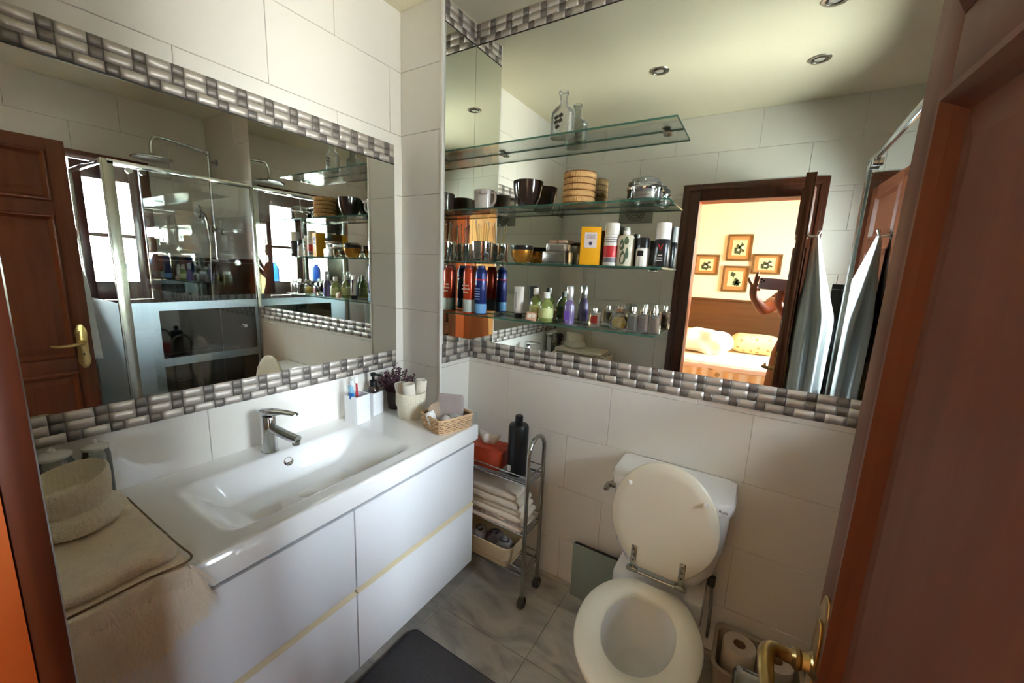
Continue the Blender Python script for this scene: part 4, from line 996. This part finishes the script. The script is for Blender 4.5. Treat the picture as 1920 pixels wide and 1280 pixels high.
for (a, z, w, h) in ((-.30, .074, .30, .020), (.25, .088, .26, .014), (-.10, .030, .36, .024), (.38, .045, .2, .02)):
    bm = B(); pts = []
    for k in range(16):
        q = 2 * PI * k / 16; pts.append((a + w * math.cos(q) * (1 - .35 * math.sin(q)), z + h * math.sin(q)))
    vv = [bm.verts.new((.0304 * math.sin(p[0]) , -.0304 * .7 * math.cos(p[0]) - .0003, p[1])) for p in pts]; bm.faces.new(vv)
    ob('leaf_print', bm, M_LEAF, t, flat=True)
t = spray('deodorant', 'small white deodorant with a black cap on the third shelf', 1.035, 2, .0225, .098, M_WHITEP, M_BLACK, .034, .0215, (), cat='deodorant')
ob('printed_square', bx(B(), -.012, .008, -.0232, -.0218, .036, .054), M_BLACK, t)
t = spray('deodorant_spray', 'black deodorant spray with a tall white cap at the right end of the third shelf', 1.098, 2, .0265, .146, mat('black_can', (26, 26, 30), .3), M_WHITEP, .054, .024, (), taper=False)
text('V', .026, M_REDP, t, (0, -.0270, .064), ext=.0006)
for k in range(3): ob('printed_line', bx(B(), -.010 + .002 * k, .010 - .001 * k, -.0272, -.0262, .020 + k * .009, .023 + k * .009), M_INKW, t)
# lowest shelf
def tall_can(name, label, x, m, foot, y, cap, extra=None, r=.0262, h=.208):
    t = thg(name, label, 'spray can', x, 3, y)
    ob('can', lathe(B(), [(0, .0), (r * .95, 0), (r, .003), (r, h * .86), (r * .9, h * .92), (r * .72, h * .95), (0, h * .95)], 28), m, t)
    ob('printed_band', lathe(B(), [(r + .0001, .006), (r + .0005, .007), (r + .0005, foot), (r + .0001, foot + .001)], 28), cap[1], t)
    ob('cap', lathe(B(), [(0, h * .95), (r * .72, h * .95), (r * .7, h), (r * .5, h * 1.015), (0, h * 1.015)], 28), cap[0], t)
    return t
t = tall_can('hair_spray', 'tall orange red spray can with a pale foot on the lowest shelf', .296, mat('orange_red_can', (196, 66, 34), .25, metal=.3), .060, -.092, (mat('dark_red_cap', (140, 34, 30), .35), mat('pale_green_grey', (196, 206, 200), .4)), r=.027)
for k, (z, w) in enumerate(((.12, .016), (.105, .02), (.09, .012))): ob('printed_line', bx(B(), -w, w, -.0278, -.0255, z, z + .006), mat('pale_print', (226, 190, 168), .5), t)
t = tall_can('shaving_foam', 'tall dark blue spray can with a light blue band on the lowest shelf', .357, mat('navy_can', (26, 44, 110), .25, metal=.2), .046, -.088, (mat('navy_cap', (30, 52, 124), .35), mat('sky_band', (120, 176, 226), .35)), r=.0255)
ob('red_line', lathe(B(), [(.0257, .148), (.0260, .149), (.0260, .153), (.0257, .154)], 28), M_REDP, t)
for k in range(5): ob('printed_line', bx(B(), -.013, .013, -.0264, -.0245, .066 + k * .011, .070 + k * .011), mat('pale_blue_print', (150, 170, 214), .5), t)
t = thg('cream_tube', 'white squeeze tube standing on its dark cap on the lowest shelf', 'tube', .542, 3)
ob('tube', ringloft(B(), [[Vector((a * math.cos(q), b * math.sin(q), z)) for q in [2 * PI * k / 20 for k in range(20)]] for a, b, z in ((.019, .016, .022), (.021, .018, .03), (.023, .014, .08), (.0255, .002, .132))]), M_WHITEP, t)
ob('cap', lathe(B(), [(0, 0), (.018, 0), (.018, .02), (.016, .022), (0, .022)], 22), M_BLACK, t)
ob('printed_stripe', bx(B(), -.006, -.001, -.0185, -.006, .04, .11), mat('silver_print', (150, 146, 140), .3), t)
M_GREEN = glass('pale_green_liquid', (.80, .88, .58), 1.5, body=(178, 196, 110), bodyf=.45)
M_LIME = mat('lime_label', (206, 214, 150), .5)
for x, y, h, lab in ((.620, -.064, .130, 'pale green soap bottle with a white cap, the taller one behind the little packet'), (.682, -.088, .118, 'pale green soap bottle with a white cap, the stouter one')):
    t = thg('green_bottle', lab, 'bottle', x, 3, y)
    r_ = .025 if h > .125 else .029
    ob('body', lathe(B(), [(0, 0), (r_ * .94, 0), (r_, .004), (r_, h * .52), (r_ * .8, h * .66), (r_ * .42, h * .76), (r_ * .38, h * .8), (0, h * .8)], 28), M_GREEN, t)
    ob('label', lathe(B(), [(r_ + .0001, h * .14), (r_ + .0006, h * .15), (r_ + .0006, h * .46), (r_ + .0001, h * .47)], 28), M_LIME, t)
    ob('cap', lathe(B(), [(0, h * .8), (r_ * .46, h * .8), (r_ * .44, h), (0, h * 1.01)], 20), M_WHITEP, t)
o = tag(ob('soap_packet', bx(B(), -.023, .023, -.008, .008, 0, .034, .004), mat('peach_packet', (226, 178, 146), .4), None, (.628, -.113, SHZ[3] + .0012), (-.30, .12, .25)), 'little peach soap packet leaning in front of the green bottles', 'packet')
ob('bow', soft(soft(B(), -.018, .0, -.0125, -.0085, .006, .026, .003, .001, 50, 3), .0, .017, -.0125, -.0085, .010, .03, .003, .001, 50, 3), mat('cream_bow', (240, 226, 206), .5), o, angle=180)
t = thg('purple_mist', 'slender violet spray bottle with a clear neck on the lowest shelf', 'bottle', .777, 3, -.078)
ob('body', lathe(B(), [(0, 0), (.021, 0), (.022, .003), (.022, .070), (.016, .086), (.012, .094), (0, .094)], 24), glass('violet_liquid', (.74, .66, .92), 1.3, body=(168, 146, 214), bodyf=.4), t)
ob('label', bx(B(), -.010, .010, -.0228, -.0200, .016, .052), mat('violet_label', (110, 78, 176), .4), t)
ob('cap', lathe(B(), [(0, .094), (.012, .094), (.0135, .10), (.0135, .142), (.011, .146), (0, .147)], 22), mat('silver_cap', (206, 208, 214), .2, metal=.5), t)
def perfume(name, label, x, y, w, d, h, liquid, capm, caph=.022, rz=0, lab_m=None):
    t = thg(name, label, 'perfume', x, 3, y, rz)
    ob('glass', bx(B(), -w, w, -d, d, 0, h, .003), M_CLEAR, t)
    ob('liquid', bx(B(), -w + .004, w - .004, -d + .004, d - .004, .006, h * .84, .002), liquid, t)
    ob('stopper', lathe(B(), [(0, h), (.0065, h), (.0065, h + .005), (.0085, h + .007), (.0075, h + caph - .002), (0, h + caph)], 18), capm, t)
    if lab_m: ob('label', bx(B(), -w * .62, w * .62, -d - .0008, -d - .0001, h * .28, h * .78), lab_m, t)
    return t
M_CAPS = mat('bright_cap', (222, 224, 222), .12, metal=.6)
perfume('perfume_bottle', 'small clear perfume with a dark red label on the lowest shelf', .885, -.082, .0195, .011, .055, glass('amber_liquid', (.86, .72, .5), 1.2, body=(190, 140, 90), bodyf=.25), M_CAPS, .018, .1, mat('wine_label', (132, 34, 26), .4))
t = thg('cut_glass_perfume', 'faceted cut glass perfume with yellow liquid on the lowest shelf', 'perfume', .975, 3, -.074)
bm = B(); NF = 12
rings = [[Vector((r_ * math.cos(2 * PI * (k + o_) / NF), r_ * .8 * math.sin(2 * PI * (k + o_) / NF), z)) for k in range(NF)] for r_, z, o_ in ((.022, 0, 0), (.034, .010, .5), (.038, .028, 0), (.032, .050, .5), (.020, .060, 0), (.012, .063, .5))]
ringloft(bm, rings); ob('facets', bm, glass('cut_crystal', (.92, .95, .90), 2.4, body=(236, 238, 222), bodyf=.10), t, flat=True)
ob('liquid', lathe(B(), [(0, .006), (.02, .008), (.027, .026), (.018, .046), (0, .048)], 9, sy=.75), mat('yellow_liquid', (236, 206, 70), .15), t, flat=True)
bm = B()
for k in range(7): lathe(bm, [(0, .064), (.009, .066), (.012, .078), (.006, .088), (0, .089)], 7, (.014 * math.cos(k * .9), .010 * math.sin(k * .9), 0))
ob('stopper', bm, M_CHROME2, t, flat=True)
cols = [('dark_brown_liquid', (78, 64, 54), 'dark brown'), ('mauve_liquid', (128, 98, 96), 'mauve'), ('tan_liquid', (138, 116, 98), 'greyish tan')]
for k, (nm, c, w_) in enumerate(cols):
    perfume('square_perfume', 'square clear perfume flacon holding %s liquid, right end of the lowest shelf' % w_, 1.030 + .0368 * k, -.092 + .002 * k, .0172, .0165, .066, mat(nm, c, .2), M_CAPS, .024)

# ------------------------------------------------------------------ trolley in the gap beside the vanity
CX0, CX1, CY0, CY1 = .262, .712, -.226, -.092
tr = T('trolley', 'narrow three tier chrome trolley on grey castors beside the vanity', 'trolley', ((CX0 + CX1) / 2, (CY0 + CY1) / 2, FZ))
ox, oy = (CX0 + CX1) / 2, (CY0 + CY1) / 2; hx, hy = (CX1 - CX0) / 2, (CY1 - CY0) / 2
for s in (-1, 1):
    ob('end_hoop', tube(B(), [(s * hx, -hy, .045)] + [(s * hx, -hy, z) for z in (.2, .4, .6, .68)] + [(s * hx, hy * math.cos(PI * (1 - q / 8)), .672 + .070 * math.sin(PI * q / 8)) for q in range(1, 8)] + [(s * hx, hy, z) for z in (.68, .6, .4, .2, .045)], .0085, 12), M_CHROME2, tr)
    for q in (-1, 1):
        c = ob('castor', lathe(B(), [(0, -.012), (.020, -.012), (.0245, -.008), (.0245, .008), (.020, .012), (0, .012)], 26, (s * hx, q * hy, .025), 'x'), M_RUBBER, tr)
        ob('castor_hub', lathe(B(), [(0, -.0135), (.008, -.0135), (.008, .0135), (0, .0135)], 14, (s * hx, q * hy, .025), 'x'), MATS['grey_print'], c)
for z in (.555, .335, .145):
    bm = B()
    for q in (-1, 1):
        tube(bm, [(-hx, q * hy, z), (hx, q * hy, z)], .0042, 8)
        tube(bm, [(-hx, q * hy, z + .034), (hx, q * hy, z + .034)], .0026, 8)
    for s in (-1, 1):
        tube(bm, [(s * hx, -hy, z), (s * hx, hy, z)], .0042, 8); tube(bm, [(s * hx, -hy, z + .034), (s * hx, hy, z + .034)], .0026, 8)
    ob('shelf_rails', bm, M_CHROME2, tr)
    bm = B()
    for k in range(9): tube(bm, [(-hx, -hy + 2 * hy * (k + .5) / 9, z), (hx, -hy + 2 * hy * (k + .5) / 9, z)], .0018, 6)
    ob('shelf_wires', bm, MATS['grey_print'], tr)
SZ = lambda z: FZ + z + .0022
tb = T('tissue_box', 'orange red tissue box with a white tissue on the trolley', 'tissue box', (.47, -.155, SZ(.555)), .06)
bm = B(); rings = [[Vector((x, y, z)) for x, y in rrect(-w, w, -d, d, .012, 4)] for w, d, z in ((.082, .048, 0), (.096, .052, .085), (.092, .050, .088), (.03, .012, .089))]
ringloft(bm, rings); ob('box', bm, mat('orange_red_print', (176, 62, 32), .4, var=.5, vscale=30), tb)
bm = B(); ringloft(bm, [[Vector((w * math.cos(a) + .012 * z / .04 * math.sin(2 * a), d * math.sin(a) * (1 + .5 * math.cos(3 * a)), .086 + z + .006 * math.sin(3 * a) * z / .04)) for a in [2 * PI * k / 24 for k in range(24)]] for w, d, z in ((.026, .008, 0), (.040, .016, .018), (.052, .02, .042), (.044, .010, .050))])
ob('tissue', bm, mat('tissue_white', (228, 226, 222), .9), tb, angle=180)
bb = T('black_bottle', 'tall matt black bottle on the top tier of the trolley', 'bottle', (.622, -.158, SZ(.555)))
ob('body', lathe(B(), [(0, 0), (.040, 0), (.042, .003), (.042, .205), (.038, .215), (.018, .219), (0, .219)], 36), mat('matt_black', (20, 21, 24), .35), bb)
ob('cap', lathe(B(), [(0, .219), (.0165, .219), (.0165, .252), (.014, .254), (0, .254)], 24), M_BLACK, bb)
ob('label', bx(B(), -.022, -.006, -.0428, -.0395, .022, .046), mat('pale_sticker', (196, 198, 202), .5), bb)
cols = [('folded pinkish cream towel, bottom of the pile on the trolley', 0, .040), ('folded cream towel, middle of the pile on the trolley', .0405, .050), ('crumpled cream towel, top of the pile on the trolley', .091, .058)]
for k, (lab, z, h) in enumerate(cols):
    t = T('folded_towel', lab, 'towel', (.472, -.159, SZ(.335) + z), 0, 'towels on the trolley')
    ob('fold', soft(B(), -.20, .222 - .02 * (k == 2), -.062 - .012, .062, 0, h * .52, h * .26, .004, 16, 14, k), mat('trolley_towel_%s' % 'abc'[k], ((216, 200, 182), (224, 212, 192), (206, 194, 176))[k], .95, var=.1, vscale=30, bump=.7, bscale=300), t, angle=180)
    ob('upper_fold', soft(B(), -.195, .212 - .03 * (k == 2), -.060 - .008, .060, h * .50, h, h * .25, .006, 14, 14, k + 4), MATS['trolley_towel_%s' % 'abc'[k]], t, angle=180)
fbk = T('fabric_basket', 'cream fabric basket of grey socks on the lowest tier of the trolley', 'basket', (.475, -.165, SZ(.145)))
bm = B()
def frect(w, d, z, r=.03): return [Vector((x, y, z)) for x, y in rrect(-w, w, -d, d, r, 5)]
ringloft(bm, [frect(.16, .060, 0), frect(.172, .070, .05), frect(.176, .074, .095), frect(.172, .070, .096), frect(.166, .064, .05), frect(.155, .055, .006)])
ob('fabric', bm, mat('cream_canvas', (206, 186, 150), .95, bump=.5, bscale=250), fbk, angle=70)
ob('seam', tube(B(), [(x, y, .030) for x, y in rrect(-.1695, .1695, -.0675, .0675, .03, 5)], .0016, 5, closed=True), mat('canvas_seam', (176, 150, 112), .9), fbk)
for k, (x, y, z, c, w_) in enumerate(((.585, -.170, .03, (150, 146, 146), 'pale grey pair of balled socks at the right end of the fabric basket'), (.520, -.155, .035, (120, 112, 114), 'darker grey pair of balled socks in the middle of the fabric basket'), (.445, -.165, .03, (166, 162, 164), 'light grey pair of balled socks at the left of the fabric basket'))):
    bm = soft(B(), -.038, .038, -.032, .032, 0, .075, .03, .012, 28, 8, k * 5)
    o = ob('balled_socks', bm, mat('sock_%d' % k, c, .95, var=.3, vscale=50), None, (x, y, SZ(.145) + z - .02), (0, 0, k), angle=180); tag(o, w_, 'socks', 'socks in the fabric basket')
    ob('fold', tube(B(), [(.018 * math.cos(a), .014 * math.sin(a), .073) for a in [2 * PI * i / 14 for i in range(14)]], .005, 6, closed=True), mat('sock_dark', (70, 66, 68), .95), o)

# ------------------------------------------------------------------ toilet
tl = T('toilet', 'white close coupled toilet with its cream lid raised', 'toilet', (1.222, -.10, FZ))
def ell(a, b, cy_, z, n=44, p=2.0, front=1.0):
    out = []
    for k in range(n):
        t = 2 * PI * k / n; c, s = math.cos(t), math.sin(t)
        c2, s2 = abs(c) ** (2 / p) * (1 if c > 0 else -1), abs(s) ** (2 / p) * (1 if s > 0 else -1)
        out.append(Vector((a * c2, cy_ + b * s2 * (front if s < 0 else 1), z)))
    return out
bm = B()
ringloft(bm, [ell(.105, .17, -.20, 0), ell(.108, .175, -.20, .03), ell(.098, .15, -.19, .10), ell(.105, .16, -.21, .18), ell(.14, .20, -.27, .27), ell(.168, .235, -.325, .335), ell(.172, .24, -.33, .352), ell(.165, .232, -.33, .355),
              ell(.112, .172, -.345, .352), ell(.106, .165, -.345, .325), ell(.100, .15, -.34, .27), ell(.075, .11, -.33, .20), ell(.045, .06, -.30, .165), ell(.02, .03, -.29, .16)])
ob('bowl', bm, M_CERAM, tl, angle=60)
bm = B(); bx(bm, -.15, .15, -.115, .06, .26, .350, .012); ob('rear_deck', bm, M_CERAM, tl)
ob('water', prism(B(), [(q.x, q.y) for q in ell(.072, .108, -.33, 0)], .194, .196), glass('bowl_water', (.995, 1, 1), .6, 1.33), tl)
# tank
def tankring(w, d, z, r=.06, yb=.0955): 
    return [Vector((x, y, z)) for x, y in ([(-w, yb), ] + [(-w + r - r * math.cos(a), yb - 2 * d + r - r * math.sin(a)) for a in [PI / 2 * k / 6 for k in range(7)]] + [(w - r + r * math.sin(a), yb - 2 * d + r - r * math.cos(a)) for a in [PI / 2 * k / 6 for k in range(7)]] + [(w, yb)])]
bm = B()
ringloft(bm, [tankring(.105, .070, .352), tankring(.140, .082, .37), tankring(.168, .088, .43), tankring(.184, .0895, .52), tankring(.190, .0905, .655)])
ob('tank', bm, M_CERAM, tl, angle=50)
bm = B()
ringloft(bm, [tankring(.192, .0925, .656), tankring(.198, .0955, .662), tankring(.199, .096, .690), tankring(.194, .094, .702), tankring(.17, .085, .708)])
ob('tank_lid', bm, M_CERAM, tl, angle=50)
text('Roca', .013, mat('logo_grey', (70, 70, 74), .4), tl, (.168, -.0965 - .0008, .686), name='logo')
ob('flush_lever', bx(lathe(B(), [(0, -.012), (.012, -.012), (.012, .01), (0, .012)], 16, (-.192, -.045, .635), 'x'), -.218, -.200, -.085, -.038, .622, .640, .005), M_CHROME2, tl)
# seat
def seatring(a, b, z, c=-.345, flat=.175):
    out = []
    for q in ell(a, b, c, z, 56, 2.05, 1.12): out.append(Vector((q.x, min(q.y, c + flat * b / .19), z)))
    return out
bm = B()
rg = [seatring(.168, .205, .357), seatring(.174, .212, .362), seatring(.175, .213, .374), seatring(.170, .208, .380), seatring(.135, .172, .381), seatring(.108, .145, .378, -.335), seatring(.101, .138, .368, -.335), seatring(.103, .140, .357, -.335)]
ringloft(bm, rg + [rg[0]], False, False); bmesh.ops.remove_doubles(bm, verts=bm.verts[:], dist=1e-6)
ob('seat', bm, M_SEAT, tl, angle=50)
# raised lid: a rounded disc, straight along the hinge edge
def lidpts(s):
    out = []
    for k in range(60):
        t = 2 * PI * k / 60; x = .170 * math.cos(t); z = .205 + .205 * math.sin(t) * (1.0)
        x *= (1.0 if z > .2 else 1 - .22 * ((.2 - z) / .2) ** 2.2)
        z = max(z, .022 + .0 * abs(x)); out.append((x * s, .205 + (z - .205) * s))
    return out
lid = T('lid', '', ''); del lid['label']; del lid['category']; lid.parent = tl; lid.location = (0, -.132, .388); lid.rotation_euler = (-.055, 0, 0)
bm = B()
ringloft(bm, [[Vector((x, y, z)) for x, z in lidpts(s)] for s, y in ((.97, .016), (1.0, .012), (1.0, .003), (.975, -.001), (.80, -.002))])
ob('lid_board', bm, M_SEAT, lid, angle=50)
for s in (-1, 1):
    ob('lid_buffer', lathe(B(), [(0, -.014), (.006, -.012), (.008, -.006), (.008, -.001), (0, -.001)], 18, (s * .118 + .0, 0, .315), 'y'), M_WHITEP, lid)
    ob('hinge_strap', bx(bx(B(), s * .078 - .0095, s * .078 + .0095, -.0045, -.0018, .020, .098, .0015), s * .078 - .018, s * .078 + .018, -.012, .004, .004, .020, .003), M_CHROME2, lid)
    for z in (.045, .065, .085): ob('screw', lathe(B(), [(0, -.0058), (.0035, -.0052), (.0042, -.0044), (0, -.0044)], 10, (s * .078, 0, z), 'y'), MATS['dark_ring'], lid)
ob('hinge_rod', lathe(B(), [(0, -.098), (.0045, -.098), (.0045, .098), (0, .098)], 14, (0, -.128, .390), 'x'), M_CHROME2, tl)
ob('water_pipe', tube(B(), [(.172, .085, .08), (.172, .05, .12), (.170, .04, .25), (.160, .04, .37)], .006, 10, sm=4), M_CHROME, tl)
ob('pipe_nut', lathe(B(), [(0, .325), (.012, .325), (.012, .36), (0, .36)], 10, (.162, .04, 0)), M_RUBBER, tl)
ob('floor_bolt_cap', lathe(tube(B(), [(-.118, -.30, .02), (-.128, -.31, .045), (-.122, -.33, .06), (-.11, -.34, .05)], .004, 8, sm=3), [(0, 0), (.012, 0), (.010, .012), (0, .014)], 14, (-.118, -.22, .0)), M_CHROME2, tl)

# ------------------------------------------------------------------ scale, mat, tray of rolls, bin
bsx = T('bathroom_scale', 'green grey glass bathroom scale leaning on the wall beside the toilet', 'scale', (.994, -.032, FZ))
bsx.rotation_euler = (.05, 0, 0)
ob('glass_plate', bx(B(), -.138, .138, -.012, -.004, 0, .262, .003), mat('green_grey_glass', (140, 152, 142), .12, coat=.3), bsx)
ob('black_backing', bx(B(), -.135, .135, -.004, .014, .003, .259, .004), M_BLACK, bsx)
for x in (-.12, .12):
    for z in (.03, .23): ob('foot', lathe(B(), [(0, .014), (.014, .014), (.014, .019), (0, .019)], 14, (x, 0, z), 'y'), M_RUBBER, bsx)
bmx = B(); rings = [[Vector((x, y, z)) for x, y in rrect(.418 + e, 1.00 - e, -1.22 + e, -.552 - e, .03, 5)] for e, z in ((0, FZ + .0005), (0, FZ + .010), (.006, FZ + .015))]
ringloft(bmx, rings)
o = tag(ob('bath_mat', bmx, mat('charcoal_pile', (92, 90, 94), .95, var=.35, vscale=160, bump=1, bscale=330), None), 'charcoal bath mat on the marble floor in front of the vanity', 'bath mat')
ob('hem', tube(B(), [(x, y, FZ + .010) for x, y in rrect(.420, .998, -1.218, -.554, .03, 5)], .004, 6, closed=True), mat('charcoal_hem', (66, 64, 68), .9), o)
rt = T('roll_tray', 'beige plastic tray of toilet rolls on the floor behind the toilet', 'tray', (1.545, -.115, FZ))
bm = B(); ringloft(bm, [frect(.112, .080, 0, .03), frect(.124, .096, .15, .03), frect(.130, .102, .155, .03), frect(.130, .102, .160, .03), frect(.118, .090, .156, .03), frect(.108, .075, .006, .03)])
ob('tray_body', bm, mat('beige_plastic', (186, 174, 158), .5), rt, angle=50)
M_PAPER = mat('toilet_paper', (222, 208, 190), .95, bump=.4, bscale=200)
for k, (x, y, z, lab) in enumerate(((1.492, -.106, 0, 'toilet roll standing in the beige tray, nearest the toilet'), (1.596, -.104, 0, 'toilet roll in the beige tray, close to the door'))):
    t = T('toilet_roll', lab, 'toilet roll', (x, y, FZ + .0065), 0, 'toilet rolls in the beige tray')
    for zz in (0, .094):
        pass
    ob('paper', lathe(B(), [(.019, 0), (.048, 0), (.050, .003), (.050, .177), (.048, .18), (.019, .18), (.019, 0)], 36), M_PAPER, t)
    ob('core', lathe(B(), [(.0188, .001), (.0188, .179), (.0172, .179), (.0172, .001)], 24), mat('card_core', (150, 126, 100), .9), t)
bn = T('waste_bin', 'grey wire waste bin with a pale liner beside the beige tray', 'bin', (1.555, -.300, FZ))
rim = [(x, y, .225) for x, y in rrect(-.075, .085, -.075, .060, .025, 5)]
ob('rim', tube(B(), rim, .0048, 8, closed=True), mat('grey_metal', (112, 114, 118), .4, metal=.6), bn)
bm = B()
for i in range(0, 24):
    P_ = rrect(-.075, .085, -.075, .060, .025, 5)[i]; tube(bm, [(P_[0], P_[1], .225), (P_[0] * .8, P_[1] * .8, .003)], .0016, 5)
ob('wires', bm, MATS['grey_metal'], bn)
bm = B(); ringloft(bm, [[Vector((x * s, y * s + .0, z + (.004 * math.sin(i * 1.7) if z > .2 else 0))) for i, (x, y) in enumerate(rrect(-.072, .082, -.072, .057, .024, 5))] for s, z in ((.80, .006), (.96, .215), (1.04, .232), (1.06, .212), (1.0, .232), (.92, .21), (.76, .02))])
ob('liner', bm, mat('pale_liner', (196, 204, 206), .4), bn, angle=180)

# ------------------------------------------------------------------ the photographer and the phone
ph = T('phone', 'mauve smartphone held up sideways in the doorway', 'phone', (1.400, -1.5145, 1.434)); ph.rotation_euler = (0, .042, 0)
ob('body', prism(B(), rrect(-.016, .131, -.054, .017, .011, 5), -.0075, 0, 'y', .002), mat('mauve_phone', (212, 182, 200), .35), ph)
ob('camera_plate', prism(B(), rrect(-.013, .017, -.020, .014, .007, 4), 0, .0008, 'y'), mat('mauve_plate', (222, 196, 208), .25), ph)
for (x, z) in ((-.004, .006), (-.004, -.010), (.009, -.002)):
    l = ob('lens', lathe(B(), [(0, .0008), (.0055, .0008), (.0055, .0018), (.0044, .0020), (0, .0016)], 20, (x, 0, z), 'y'), M_BLACK, ph)
ob('screen', prism(B(), rrect(-.014, .129, -.052, .015, .010, 5), -.0080, -.0076, 'y'), M_BLACK, ph)

per = T('person', 'person standing in the doorway holding a phone up, seen in the mirror', 'person', (1.70, -1.90, FZ))
O = Vector((1.70, -1.90, FZ))
V, E_, Rr = [], [], []
def node(p, r, prev=None):
    V.append(Vector(p) - O); Rr.append(r)
    if prev is not None: E_.append((prev, len(V) - 1))
    return len(V) - 1
px = 1.72
pel = node((px, -1.93, .93), (.15, .115))
wai = node((px, -1.93, 1.08), (.115, .09), pel); che = node((px, -1.925, 1.25), (.135, .10), wai); shl = node((px, -1.925, 1.36), (.10, .075), che)
nk = node((px, -1.92, 1.44), (.05, .052), shl); hd0 = node((px, -1.90, 1.50), (.062, .07), nk); hd1 = node((px, -1.895, 1.58), (.075, .092), hd0); hd2 = node((px, -1.905, 1.64), (.055, .07), hd1)
for s in (-1, 1):
    h = node((px + s * .09, -1.93, .86), (.085, .09), pel); k_ = node((px + s * .095, -1.915, .50), (.055, .06), h); a_ = node((px + s * .095, -1.94, .11), (.036, .04), k_); hl = node((px + s * .095, -1.92, .065), (.038, .036), a_); to = node((px + s * .10, -1.80, .055), (.034, .022), hl)
def arm(s, elbow, wrist, palm, thumb, fingers):
    a = node((px + s * .155, -1.925, 1.345), (.052, .05), shl); b_ = node(tuple((Vector((px + s * .165, -1.92, 1.33)) + Vector(elbow)) / 2), (.043, .043), a); c = node(elbow, (.038, .038), b_)
    m = node(tuple((Vector(elbow) + Vector(wrist)) / 2), (.034, .034), c); w = node(wrist, (.024, .024), m); p_ = node(palm, (.030, .022), w)
    for f in fingers + [thumb]:
        q = p_
        for i, pt in enumerate(f): q = node(pt, (.0088, .0088) if i < 2 else (.0075, .0075), q)
arm(-1, (1.435, -1.74, 1.225), (1.362, -1.570, 1.330), (1.358, -1.545, 1.385), [(1.345, -1.536, 1.40), (1.328, -1.532, 1.428), (1.322, -1.531, 1.45)],
    [[(1.362, -1.540, 1.415), (1.364, -1.531, 1.455), (1.372, -1.528, 1.490)], [(1.372, -1.545, 1.412), (1.378, -1.535, 1.447), (1.382, -1.532, 1.462)], [(1.372, -1.552, 1.395), (1.384, -1.540, 1.405), (1.394, -1.533, 1.398)], [(1.368, -1.558, 1.380), (1.382, -1.545, 1.375), (1.398, -1.535, 1.372)]])
arm(1, (1.575, -1.72, 1.19), (1.500, -1.585, 1.300), (1.506, -1.556, 1.355), [(1.500, -1.542, 1.372), (1.496, -1.532, 1.384), (1.490, -1.530, 1.394)],
    [[(1.526, -1.542, 1.392), (1.538, -1.527, 1.420), (1.530, -1.526, 1.446)], [(1.530, -1.542, 1.382), (1.541, -1.525, 1.402), (1.536, -1.524, 1.424)], [(1.528, -1.547, 1.368), (1.540, -1.528, 1.382), (1.535, -1.525, 1.400)], [(1.522, -1.552, 1.356), (1.534, -1.534, 1.364), (1.530, -1.528, 1.378)]])
me = bpy.data.meshes.new('body'); me.from_pydata(V, E_, [])
body = bpy.data.objects.new('body', me); COL.objects.link(body); body.parent = per
sk = body.modifiers.new('skin', 'SKIN'); sk.use_smooth_shade = True
for i, v_ in enumerate(me.skin_vertices[0].data): v_.radius = Rr[i]; v_.use_root = (i == 0)
ss = body.modifiers.new('sub', 'SUBSURF'); ss.levels = 2; ss.render_levels = 2
me.materials.append(M_SKIN)
def local(p): return Vector(p) - O
# face, hair, clothes
hc = local((px, -1.897, 1.565))
ob('hair', lathe(B(), [(0, -.02), (.082, -.02), (.092, .03), (.088, .075), (.06, .108), (0, .118)], 24, tuple(hc + Vector((0, -.018, 0))), sy=1.12), mat('dark_hair', (52, 36, 28), .6), per)
for s in (-1, 1):
    ob('eye', lathe(B(), [(0, -.009), (.007, -.006), (.0095, 0), (.007, .006), (0, .009)], 14, tuple(hc + Vector((s * .030, .082, .004)))), M_WHITEP, per)
    ob('ear', soft(B(), hc.x + s * .078 - .008, hc.x + s * .078 + .008, hc.y - .02, hc.y + .012, hc.z - .03, hc.z + .025, .008, 0, 1, 4), M_SKIN, per, angle=180)
ob('nose', ringloft(B(), [[hc + Vector((a * math.cos(q), .078 + b, z + .003 * math.sin(q))) + Vector((0, .006 * math.sin(q), 0)) for q in [2 * PI * k / 10 for k in range(10)]] for a, b, z in ((.006, .008, .008), (.009, .014, -.012), (.013, .018, -.026), (.008, .008, -.033))]), M_SKIN, per)
ob('mouth', soft(B(), hc.x - .022, hc.x + .022, hc.y + .070, hc.y + .084, hc.z - .062, hc.z - .048, .005, 0, 1, 4), mat('lips', (150, 80, 70), .5), per, angle=180)
M_DRESS = mat('brown_dress', (112, 74, 48), .9, bump=.4, bscale=200)
ob('dress', ringloft(B(), [[local((px + a * math.cos(q) * (1 + .03 * math.cos(9 * q)), -1.93 + b * math.sin(q) * (1 + .03 * math.cos(9 * q)), z)) for q in [2 * PI * k / 40 for k in range(40)]] for a, b, z in ((.225, .19, .46), (.215, .175, .70), (.20, .165, .92), (.155, .125, 1.08), (.172, .135, 1.24), (.165, .115, 1.34), (.085, .075, 1.395))], False, False), M_DRESS, per, angle=180)
for s, el in ((-1, (1.435, -1.74, 1.225)), (1, (1.575, -1.72, 1.19))):
    a = Vector((px + s * .15, -1.925, 1.34)); e_ = a.lerp(Vector(el), .62)
    ob('sleeve', tube(B(), [local(a), local(a.lerp(e_, .5)), local(e_)], lambda t: .062 - .006 * t, 18), M_DRESS, per)
    ob('sleeve_hem', tube(B(), [local(a.lerp(e_, .94)), local(e_ + (e_ - a) * .02)], .0575, 18), mat('pale_hem', (226, 206, 180), .8), per)
